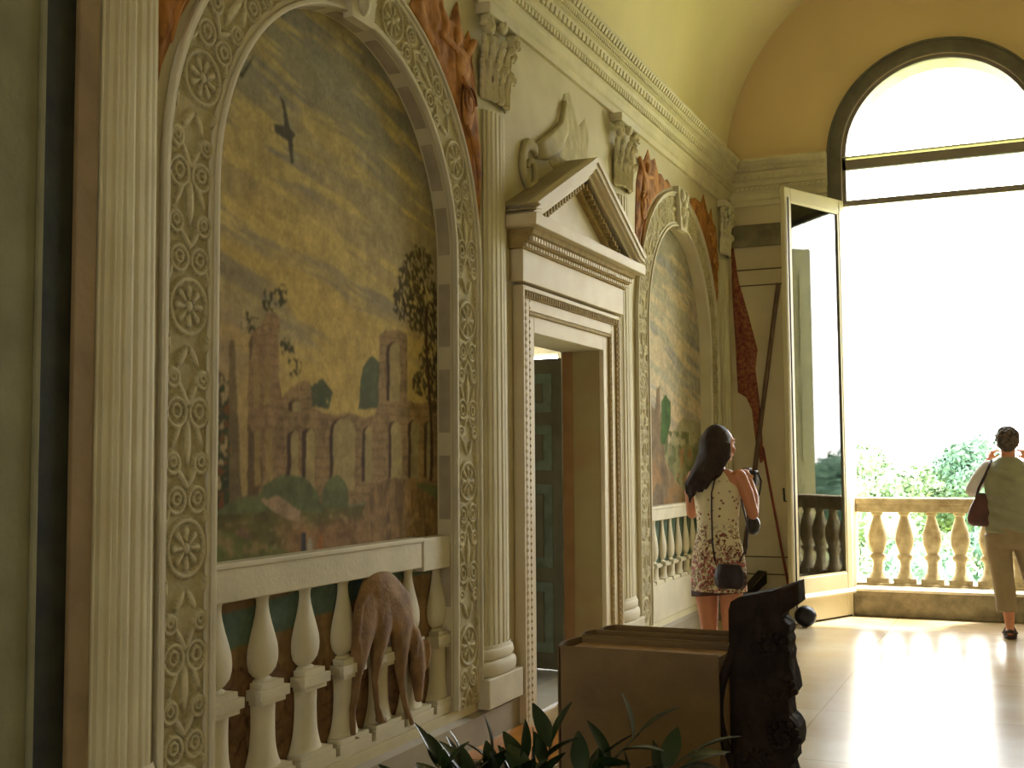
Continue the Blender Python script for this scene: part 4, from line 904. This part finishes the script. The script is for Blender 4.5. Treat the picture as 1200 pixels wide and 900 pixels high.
# ================================================================ PEOPLE
def limbs(mb, path, rad, n=14):
    mb.tube(path, rad, n)
    for p, r in zip(path, rad): mb.ell(p, (r, r, r), 12, 8)
def hand(mb, wrist, fwd, palm_n, side, sc=1.0, curl=.9):
    """palm and five unequal bent fingers; fwd along the palm, palm_n faces what is held"""
    wv = Vector(wrist); f_ = Vector(fwd).normalized(); n_ = Vector(palm_n); n_ = (n_-f_*n_.dot(f_)).normalized(); s_ = f_.cross(n_)*side
    R_ = Matrix((s_, f_, n_)).transposed()
    mb.ell(wv+f_*.045*sc, (.040*sc, .050*sc, .015*sc), 12, 8, R_)
    for k, (o_f, ln) in enumerate(((.030, .068), (.011, .076), (-.009, .070), (-.028, .055))):
        p = wv+f_*.085*sc+s_*o_f*sc; pts = [p]; a = .25
        for j in range(3):
            a += curl*.55; p = p+(f_*math.cos(a)+n_*math.sin(a))*ln*sc/3; pts.append(p)
        limbs(mb, pts, [.0095*sc, .009*sc, .008*sc, .007*sc], 8)
    p = wv+f_*.03*sc+s_*.030*sc; pts = [p, p+(s_*.8+f_*.5+n_*.3).normalized()*.032*sc, p+(s_*.8+f_*.5+n_*.3).normalized()*.032*sc+(f_*.8+n_*.7).normalized()*.03*sc]
    limbs(mb, pts, [.013*sc, .011*sc, .009*sc], 8)
def head(mb, c, turn, sc=1.0, tilt=0):
    R_ = Matrix.Rotation(turn, 3, 'Z') @ Matrix.Rotation(tilt, 3, 'X'); c = Vector(c)
    P = lambda x, y, z: c+R_ @ Vector((x, y, z))*sc
    mb.ell(c, (.077*sc, .098*sc, .108*sc), 20, 14, R_)
    mb.ell(P(0, .022, -.055), (.058*sc, .07*sc, .062*sc), 16, 10, R_)
    mb.ell(P(0, .062, -.098), (.026*sc, .024*sc, .018*sc), 10, 7, R_)
    mb.tube([P(0, .092, .005), P(0, .106, -.025), P(0, .112, -.035)], [.008*sc, .012*sc, .012*sc], 8); mb.ell(P(0, .104, -.04), (.017*sc, .013*sc, .009*sc), 8, 6, R_)
    for s_ in (-1, 1):
        mb.ell(P(s_*.078, -.005, -.02), (.010*sc, .020*sc, .032*sc), 10, 8, R_)
        mb.ell(P(s_*.038, .078, -.035), (.022*sc, .015*sc, .018*sc), 8, 6, R_)
        mb.ell(P(s_*.03, .088, .024), (.024*sc, .010*sc, .007*sc), 8, 6, R_)
    mb.ell(P(0, .094, -.068), (.024*sc, .012*sc, .006*sc), 8, 6, R_); mb.ell(P(0, .092, -.078), (.020*sc, .012*sc, .006*sc), 8, 6, R_)
    return P
HB_ = HAIRD.node_tree.nodes; tmp = [q for q in HB_ if q.type == 'TEX_NOISE'][1]; mp = HB_.new('ShaderNodeMapping'); mp.inputs['Scale'].default_value = (5, 5, .35); HAIRD.node_tree.links.new([q for q in HB_ if q.type == 'TEX_COORD'][0].outputs['Object'], mp.inputs[0]); HAIRD.node_tree.links.new(mp.outputs[0], tmp.inputs['Vector'])
EYE = mat('eye_white', (230, 225, 215), .2, .02); PUP = mat('pupil', (40, 28, 20), .1, .02)

# -- woman in the floral dress
lady = empty('person', (-1.745, 6.93, 0), -math.radians(10)); tag(lady, 'person with long dark hair in a floral sleeveless dress holding a camera, back turned', 'person')
mb = MB()
P = head(mb, (.005, .03, 1.595), -.55, .98)
mb.tube([(0, -.005, 1.40), (0, .0, 1.47), (.003, .012, 1.54)], [.056, .050, .050], 14)
mb.loft([(0, 0, .80, .145, .105), (0, 0, .88, .15, .11), (0, 0, .98, .13, .10), (0, 0, 1.08, .112, .088), (0, 0, 1.2, .125, .095), (0, 0, 1.32, .145, .095), (0, 0, 1.39, .15, .075), (0, 0, 1.44, .085, .055)], 24)
for s_ in (-1, 1):
    mb.tube([(s_*.075, 0, .86), (s_*.078, .0, .68), (s_*.072, .01, .50), (s_*.070, -.01, .34), (s_*.066, -.015, .2), (s_*.064, -.01, .09)], [.080, .070, .052, .053, .04, .032], 16)
    mb.ell((s_*.064, .045, .035), (.038, .115, .032), 14, 8); mb.ell((s_*.064, -.02, .05), (.034, .04, .045), 12, 8)
ra = [(.145, 0, 1.395), (.185, .01, 1.30), (.215, .03, 1.175)]; limbs(mb, ra, [.046, .041, .034]); limbs(mb, [(.215, .03, 1.175), (.18, .13, 1.27), (.125, .205, 1.365)], [.034, .033, .024])
hand(mb, (.125, .205, 1.365), (-.5, .25, .8), (-.75, .4, -.4), -1, .92)
limbs(mb, [(-.145, 0, 1.395), (-.185, .03, 1.30), (-.20, .07, 1.17)], [.046, .041, .034]); limbs(mb, [(-.20, .07, 1.17), (-.12, .18, 1.25), (-.02, .24, 1.33)], [.034, .032, .024])
hand(mb, (-.02, .24, 1.33), (.6, .3, .5), (.2, .3, -.8), 1, .92)
mb.build('body', SKIN, lady, voxel=.0065, smit=3)
for s_ in (-1, 1):
    ey = MB().ell(P(s_*.03, .086, .006), (.012, .010, .009), 10, 7).build('eye', EYE, lady, smooth=True)
    MB().ell(P(s_*.03, .095, .006), (.005, .004, .005), 8, 6).build('pupil', PUP, ey, smooth=True)
# hair: cap plus long locks
hb = MB(); hb.ell((.0, .006, 1.610), (.086, .104, .104), 24, 16); hb.ell((-.008, -.035, 1.57), (.086, .078, .12), 20, 14); hb.ell((-.022, -.06, 1.46), (.092, .048, .12), 18, 12)
rnd = random.Random(5)
for k in range(26):
    a = PI*(.98+1.04*k/25); x0 = .078*math.cos(a); y0 = .03+.10*math.sin(a)
    if k > 21: continue
    zt = 1.60; ze = 1.27+.10*(k/21)+rnd.uniform(-.045, .035); x1 = x0*.75-.075+rnd.uniform(-.02, .02); y1 = -.09+rnd.uniform(-.02, .015)
    hb.tube([(x0, y0, zt), (x0*1.05, y0-.005, 1.52), (x0*.95-.038, (y0+y1)/2-.03, 1.42), (x1, y1-.01, (1.40+ze)/2), (x1-.012, y1, ze)], [.030, .030, .027, .021, .006], 8)
hb.build('hair', HAIRD, lady, voxel=.007, smit=2)
# dress
dm = bpy.data.materials.new('floral_dress'); dm.use_nodes = True; n = dm.node_tree.nodes; l = dm.node_tree.links
b = n['Principled BSDF']; b.inputs['Roughness'].default_value = .8
t = n.new('ShaderNodeTexCoord'); sx = n.new('ShaderNodeSeparateXYZ'); l.new(t.outputs['Object'], sx.inputs[0])
def node_mix(fac, a, bcol):
    m = n.new('ShaderNodeMix'); m.data_type = 'RGBA'
    if hasattr(fac, 'links'): l.new(fac, m.inputs['Factor'])
    else: m.inputs['Factor'].default_value = fac
    if hasattr(a, 'links'): l.new(a, m.inputs[6])
    else: m.inputs[6].default_value = a
    if hasattr(bcol, 'links'): l.new(bcol, m.inputs[7])
    else: m.inputs[7].default_value = bcol
    return m.outputs[2]
def mrange(sock, a, b_, c=0., d_=1.):
    m = n.new('ShaderNodeMapRange'); m.inputs[1].default_value = a; m.inputs[2].default_value = b_; m.inputs[3].default_value = c; m.inputs[4].default_value = d_; l.new(sock, m.inputs[0]); return m.outputs[0]
def mul(a, b_):
    m = n.new('ShaderNodeMath'); m.operation = 'MULTIPLY'; l.new(a, m.inputs[0]); l.new(b_, m.inputs[1]); return m.outputs[0]
zz = sx.outputs['Z']
no = n.new('ShaderNodeTexNoise'); no.inputs['Scale'].default_value = 13; no.inputs['Distortion'].default_value = 3.0; l.new(t.outputs['Object'], no.inputs['Vector'])
vo = n.new('ShaderNodeTexVoronoi'); vo.inputs['Scale'].default_value = 38; l.new(t.outputs['Object'], vo.inputs['Vector'])
vo2 = n.new('ShaderNodeTexVoronoi'); vo2.inputs['Scale'].default_value = 27; l.new(t.outputs['Object'], vo2.inputs['Vector'])
cream = rgb(226, 214, 176)
pink = mul(mrange(vo.outputs['Distance'], .55, .38), mrange(zz, 1.0, .88))
c = node_mix(pink, cream, rgb(196, 104, 112))
green = mul(mrange(no.outputs['Fac'], .60, .64), mrange(zz, .92, .82)); c = node_mix(green, c, rgb(120, 120, 52))
sc1 = mul(mul(mrange(no.outputs['Fac'], .47, .50), mrange(no.outputs['Fac'], .59, .56)), mrange(zz, 1.14, 1.06)); c = node_mix(sc1, c, rgb(112, 62, 50))
dots = mul(mrange(vo2.outputs['Distance'], .25, .19), mrange(zz, 1.42, 1.2, .3, 1)); c = node_mix(dots, c, rgb(130, 66, 56))
hem = mrange(zz, .716, .712); c = node_mix(hem, c, rgb(66, 30, 30))
l.new(c, b.inputs['Base Color'])
mb = MB(); mb.loft([(0, 0, .695, .172, .132), (0, 0, .75, .172, .132), (0, 0, .86, .168, .126), (0, 0, .96, .154, .118), (0, 0, 1.08, .128, .102), (0, 0, 1.2, .135, .106), (0, 0, 1.31, .150, .106), (0, 0, 1.375, .140, .088), (0, 0, 1.41, .118, .072), (0, 0, 1.435, .082, .060)], 48, 6)
mb.v = [(p[0]*(1+.012*math.sin(9*math.atan2(p[1], p[0]))*max(0, 1.0-p[2])*3), p[1]*(1+.02*math.sin(9*math.atan2(p[1], p[0]))*max(0, 1.0-p[2])*3), p[2]+(.018*(p[0]/.158) if p[2] < .72 else 0)) for p in mb.v]
mb.build('dress', dm, lady, smooth=True)
SHO = mat('sandal_leather', (60, 44, 36), .6)
for s_ in (-1, 1): MB().ell((s_*.064, .042, .008), (.042, .125, .012), 16, 6).tube([(s_*.064-.036, .07, .03), (s_*.064, .075, .068), (s_*.064+.036, .07, .03)], .006, 6).build('sandal', SHO, lady, smooth=True)
# camera held by her
def lw(p):   # lady's frame to world
    return lady_m @ Vector(p)
lady_m = Matrix.Translation((-1.745, 6.93, 0)) @ Matrix.Rotation(-math.radians(10), 4, 'Z')
cm = empty('camera_in_hands'); cm.name = 'black_camera'; cm.location = lw((.07, .30, 1.385)); cm.rotation_euler = (0, 0, -math.radians(10)); tag(cm, 'black camera held in the hands of the person in the floral dress', 'camera')
MB().box(-.068, .068, -.03, .03, -.045, .045).box(-.025, .025, -.028, .028, .045, .062).build('camera_body', BLACKM, cm, bevel=.008)
MB().tube([(0, .03, 0), (0, .075, 0), (0, .095, 0)], [.032, .034, .034], 20).build('lens', BLACKM, cm, smooth=True, sharp=.6)
MB().tube([(.07, 0, .03), (.10, -.02, -.02), (.09, -.03, -.10), (.05, -.02, -.16), (.0, 0, -.15), (-.06, 0, -.06), (-.07, 0, .03)], .006, 6).build('neck_strap', BLACKM, cm, smooth=True)
cc = MB().ell((.16, .16, 1.10), (.045, .05, .06), 14, 9).build('camera_case', BLACKM, None, voxel=.008); cc.matrix_world = lady_m
tag(cc, 'small black pouch hanging below the elbow of the person in the floral dress', 'pouch')
# shoulder bag
BAGM = mat('purple_brown_leather', (44, 26, 32), .5, .25, 14, .3, 40)
sb = empty('small_shoulder_bag'); sb.matrix_world = lady_m; tag(sb, 'small dark bag hanging at the hip of the floral dress, thin strap across the back', 'bag')
bg_ = MB(); bg_.loft([(.125, -.125, .745, .072, .026), (.125, -.128, .765, .088, .034), (.125, -.128, .82, .092, .036), (.125, -.128, .865, .080, .026), (.125, -.128, .885, .066, .018)], 24)
bg_.build('bag_body', BAGM, sb, smooth=True)
MB().tube([(.185, -.10, .735), (.20, -.10, .77), (.205, -.09, .82), (.19, -.10, .86)], [.008, .022, .02, .006], 8).build('fringe', mat('striped_scarf', (130, 100, 92), .8, .4, 60), sb, smooth=True)
MB().tube([(.035, -.12, .895), (.02, -.125, 1.0), (.018, -.122, 1.1), (.018, -.124, 1.2), (.02, -.124, 1.3), (.035, -.108, 1.38), (.055, -.07, 1.432), (.07, .0, 1.436), (.08, .07, 1.39), (.10, .115, 1.28), (.15, .10, 1.1), (.185, .0, .98), (.175, -.09, .90)], .0055, 8).build('strap', BAGM, sb, smooth=True)

# -- person at the balustrade
px_, py_ = -.185, 10.62
man = empty('person', (px_, py_, 0), .03); tag(man, 'person with short curly hair in grey vest and tan cropped trousers at the balustrade', 'person')
mb = MB(); P = head(mb, (0, .04, 1.635), 0, 1.0)
mb.tube([(0, 0, 1.42), (0, .01, 1.50), (0, .02, 1.57)], [.066, .058, .056], 14)
mb.loft([(0, 0, .86, .16, .12), (0, 0, .96, .165, .12), (0, 0, 1.1, .155, .115), (0, 0, 1.25, .17, .12), (0, 0, 1.38, .175, .105), (0, 0, 1.46, .10, .065)], 24)
mb.tube([(-.10, 0, .90), (-.085, .02, .70), (-.06, .03, .50), (-.045, .0, .33), (-.035, -.01, .18), (-.03, -.005, .09)], [.095, .08, .056, .056, .042, .036], 16)
mb.tube([(.10, 0, .90), (.13, .06, .70), (.165, .10, .50), (.20, .09, .33), (.23, .10, .18), (.245, .105, .09)], [.095, .08, .056, .056, .042, .036], 16)
for (x, y) in ((-.03, 0), (.245, .11)): mb.ell((x, y+.055, .042), (.042, .125, .032), 14, 8); mb.ell((x, y-.015, .055), (.036, .042, .045), 12, 8)
for s_ in (-1, 1):
    limbs(mb, [(s_*.17, 0, 1.40), (s_*.235, .05, 1.32), (s_*.285, .10, 1.225)], [.055, .048, .038]); limbs(mb, [(s_*.285, .10, 1.225), (s_*.23, .15, 1.34), (s_*.150, .185, 1.475)], [.038, .036, .027])
    hand(mb, (s_*.150, .185, 1.475), (-s_*.35, .10, .9), (-s_*.8, .5, .1), s_, 1.0)
mb.build('body', SKIN, man, voxel=.007, smit=3)
for s_ in (-1, 1): MB().ell(P(s_*.03, .086, .006), (.012, .010, .009), 10, 7).build('eye', EYE, man, smooth=True)
hb = MB(); hb.ell((0, .015, 1.665), (.088, .098, .09), 20, 14); hb.ell((0, -.03, 1.63), (.085, .062, .085), 16, 10)
rnd = random.Random(3)
for k in range(170):
    a = rnd.uniform(0, 2*PI); e = rnd.uniform(-.55, 1.5); dx, dy, dz = math.cos(e)*math.cos(a), math.cos(e)*math.sin(a), math.sin(e)
    if dy > .45 and dz < .45: continue
    hb.ell((dx*.088, .012+dy*.096, 1.662+dz*.092), (.017, .017, .015), 7, 5)
hb.build('hair', mat('grey_brown_hair', (98, 82, 72), .7, .4, 40, .8, 80), man, voxel=.006, smit=1)
VEST = mat('grey_vest_cloth', (150, 148, 122), .85, .1, 8, .5, 14); SLV = mat('white_sleeve_cloth', (216, 212, 208), .8, .05, 8, .4, 20); TRO = mat('tan_trousers', (156, 136, 104), .85, .1, 6, .4, 14)
mb = MB(); mb.loft([(0, .0, .875, .195, .145), (0, 0, .93, .20, .15), (0, -.008, 1.0, .188, .15), (0, -.012, 1.10, .182, .148), (0, -.012, 1.22, .19, .148), (0, -.008, 1.34, .195, .132), (0, 0, 1.41, .185, .108), (0, .005, 1.46, .125, .08), (0, .01, 1.505, .07, .066)], 56, 8)
mb.v = [(p[0], p[1]-(.010*math.sin(p[2]*62+p[0]*9+2*math.sin(p[0]*11)) if p[1] < 0 and p[2] < 1.4 else 0)*min(1, max(0, (-p[1])/.08)), p[2]) for p in mb.v]
mb.build('vest', VEST, man, smooth=True)
for s_ in (-1, 1):
    mb = MB(); limbs(mb, [(s_*.15, 0, 1.405), (s_*.235, .05, 1.315), (s_*.288, .10, 1.222), (s_*.25, .13, 1.30)], [.075, .066, .058, .052])
    mb.build('sleeve', SLV, man, voxel=.009, smit=2)
mb = MB(); mb.loft([(0, 0, .93, .178, .135), (0, 0, .88, .188, .145), (0, 0, .80, .188, .14), (.01, .01, .74, .17, .12)], 30)
for pth in ([(-.10, 0, .86), (-.092, .02, .70), (-.072, .03, .50), (-.055, .005, .33), (-.048, -.005, .215)], [(.10, 0, .86), (.13, .06, .70), (.165, .10, .50), (.20, .095, .33), (.22, .10, .215)]):
    mb.tube(pth, [.108, .102, .088, .084, .086], 22)
o = mb.build('trousers', TRO, man, voxel=.009, smit=3)
for (x, y) in ((-.03, 0), (.245, .11)):
    MB().ell((x, y+.045, .010), (.055, .14, .014), 18, 6).tube([(x-.05, y+.085, .02), (x-.03, y+.085, .065), (x+.03, y+.085, .065), (x+.05, y+.085, .02)], .016, 8).tube([(x-.042, y-.02, .03), (x-.03, y-.062, .06), (x, y-.075, .065), (x+.03, y-.062, .06), (x+.042, y-.02, .03)], .014, 8).build('sandal', SHO, man, smooth=True)
cm = empty('compact_camera', (px_, py_+.265, 1.60)); tag(cm, 'small camera raised to the face of the person at the balustrade', 'camera')
MB().box(-.055, .055, -.018, .018, -.032, .032).build('camera_body', BLACKM, cm, bevel=.006); MB().tube([(0, .018, 0), (0, .04, 0)], .022, 18).build('lens', BLACKM, cm)
hb_ = empty('shoulder_bag', (px_-.215, py_-.03, .98)); tag(hb_, 'maroon brown shoulder bag hanging beside the vest of the person at the balustrade', 'bag')
MAR = mat('maroon_leather', (92, 52, 50), .55, .2, 9, .3, 30)
MB().loft([(.0, 0, -.055, .085, .045), (-.005, 0, -.02, .112, .062), (.0, 0, .06, .108, .060), (.012, 0, .15, .082, .045), (.02, 0, .22, .05, .022)], 26).build('bag_body', MAR, hb_, smooth=True)
MB().tube([(-.045, 0, .17), (-.02, -.01, .26), (.03, -.03, .36), (.065, -.05, .44), (.085, 0, .495), (.075, .06, .45), (.05, .05, .33), (.055, .02, .17)], .011, 8).build('strap', mat('dark_strap', (54, 38, 46), .6), hb_, smooth=True)

# ================================================================ GARDEN
tag(MB().box(-90, 90, 13, 160, -5.3, -5.0).build('ground_outside', mat('lawn', (140, 150, 90), .9, .2, .6, c2=(150, 150, 80))), kind='structure')
tag(MB().box(-6, 5, 12.30, 12.34, -5.0, -.3).build('wall_outer_face', mat('outer_plaster', (210, 196, 160), .9)), kind='structure')
LEAFS = [mat('tree_leaves_a', (122, 142, 100), .7, .25, 1.5, c2=(74, 100, 66)), mat('tree_leaves_b', (104, 134, 106), .7, .25, 1.5, c2=(60, 90, 66))]
TRUNK = mat('tree_bark', (90, 74, 56), .9, .2, 6, .4, 20)
def tree(x, y, R_, ztop, nleaf, ls, k, label, cat='tree', zg=-5.0, squash=1.25):
    rng = np.random.RandomState(int(abs(x*13+y*7))+k); root = empty('garden_tree' if cat == 'tree' else 'garden_shrub', (x, y, zg)); tag(root, label, cat, 'trees and shrubs in the garden')
    hc = ztop-zg; H = min(hc*.8, R_*2*squash); c0 = hc-H/2
    nb = 16; a = rng.rand(nb)*2*PI; e = rng.uniform(-.9, 1, nb); rr = rng.uniform(.35, .75, nb)
    bc = np.stack([np.cos(a)*np.sqrt(1-e**2)*R_*rr, np.sin(a)*np.sqrt(1-e**2)*R_*rr, c0+e*H/2*rr], 1); br = rng.uniform(.28, .45, nb)*R_
    i = rng.randint(0, nb, nleaf); dv = rng.normal(size=(nleaf, 3)); dv /= np.linalg.norm(dv, axis=1)[:, None]
    p = bc[i]+dv*(br[i]*rng.uniform(.75, 1.08, nleaf))[:, None]
    u = rng.normal(size=(nleaf, 3)); u /= np.linalg.norm(u, axis=1)[:, None]; v_ = np.cross(u, dv+.3*rng.normal(size=(nleaf, 3))); v_ /= np.linalg.norm(v_, axis=1)[:, None]
    s = ls*rng.uniform(.6, 1.3, (nleaf, 1)); V = np.stack([p-u*s, p+v_*s*.5, p+u*s, p-v_*s*.5], 1).reshape(-1, 3)
    V[:, 2] = np.maximum(V[:, 2], .05)
    me = bpy.data.meshes.new('crown'); F_ = np.arange(nleaf*4, dtype=np.int32)
    me.vertices.add(len(V)); me.vertices.foreach_set('co', V.reshape(-1).astype(np.float32)); me.loops.add(len(F_)); me.loops.foreach_set('vertex_index', F_)
    me.polygons.add(nleaf); me.polygons.foreach_set('loop_start', np.arange(0, nleaf*4, 4, dtype=np.int32)); me.update(calc_edges=True)
    me.materials.append(LEAFS[k % 2]); o = bpy.data.objects.new('crown', me); COL.objects.link(o); o.parent = root
    core = MB()
    for q in range(nb): core.ell(bc[q], (br[q]*.8,)*3, 10, 7)
    core.build('inner_foliage', LEAFS[k % 2], root, smooth=True)
    core = MB(); core.tube([(0, 0, 0), (.05*R_, 0, c0*.6), (0, 0, c0)], [.09*R_, .07*R_, .04*R_], 10); core.build('trunk', TRUNK, root)
tree(-4.6, 40, 1.75, 2.35, 9000, .11, 0, 'tallest garden tree, left of centre above the balustrade')
tree(-1.6, 41, 1.5, 2.5, 8000, .11, 1, 'garden tree rising just left of the person at the balustrade')
tree(-3.2, 44, 1.6, 1.5, 7000, .12, 0, 'lower pale garden tree between the two tall ones')
tree(-7.2, 43, 1.8, 1.4, 6000, .13, 1, 'garden tree at the casement edge, partly hidden')
tree(1.6, 42, 1.8, 2.0, 6000, .13, 0, 'garden tree behind the right shoulder of the person at the balustrade')
for k, (x, y, R_, zt) in enumerate([(-4.2, 24, 1.7, -.3), (-1.9, 25, 1.7, -.1), (.4, 24, 1.6, -.4), (-6.0, 27, 1.8, 0.0), (-3.0, 31, 1.9, .5), (-.4, 32, 1.9, .6), (-5.8, 33, 1.9, .6), (2.4, 30, 1.9, .3)]):
    tree(x, y, R_, zt, 6000, .085, k, ['green shrub seen between the leftmost balusters', 'green shrub seen between the middle balusters', 'green shrub behind the trousers of the person at the balustrade', 'green shrub low behind the casement edge', 'green shrub mass behind the handrail, left of centre', 'green shrub mass behind the handrail and hanging bag', 'farther shrub behind the left end of the handrail', 'shrub at the right behind the balustrade'][k], 'shrub', squash=1.6)
tree(34, 38, 3.0, 1.6, 2500, .3, 0, 'broad distant tree mirrored low in the casement glass')
tree(52, 46, 3.4, 1.4, 2500, .3, 1, 'farthest distant tree mirrored low in the casement glass')
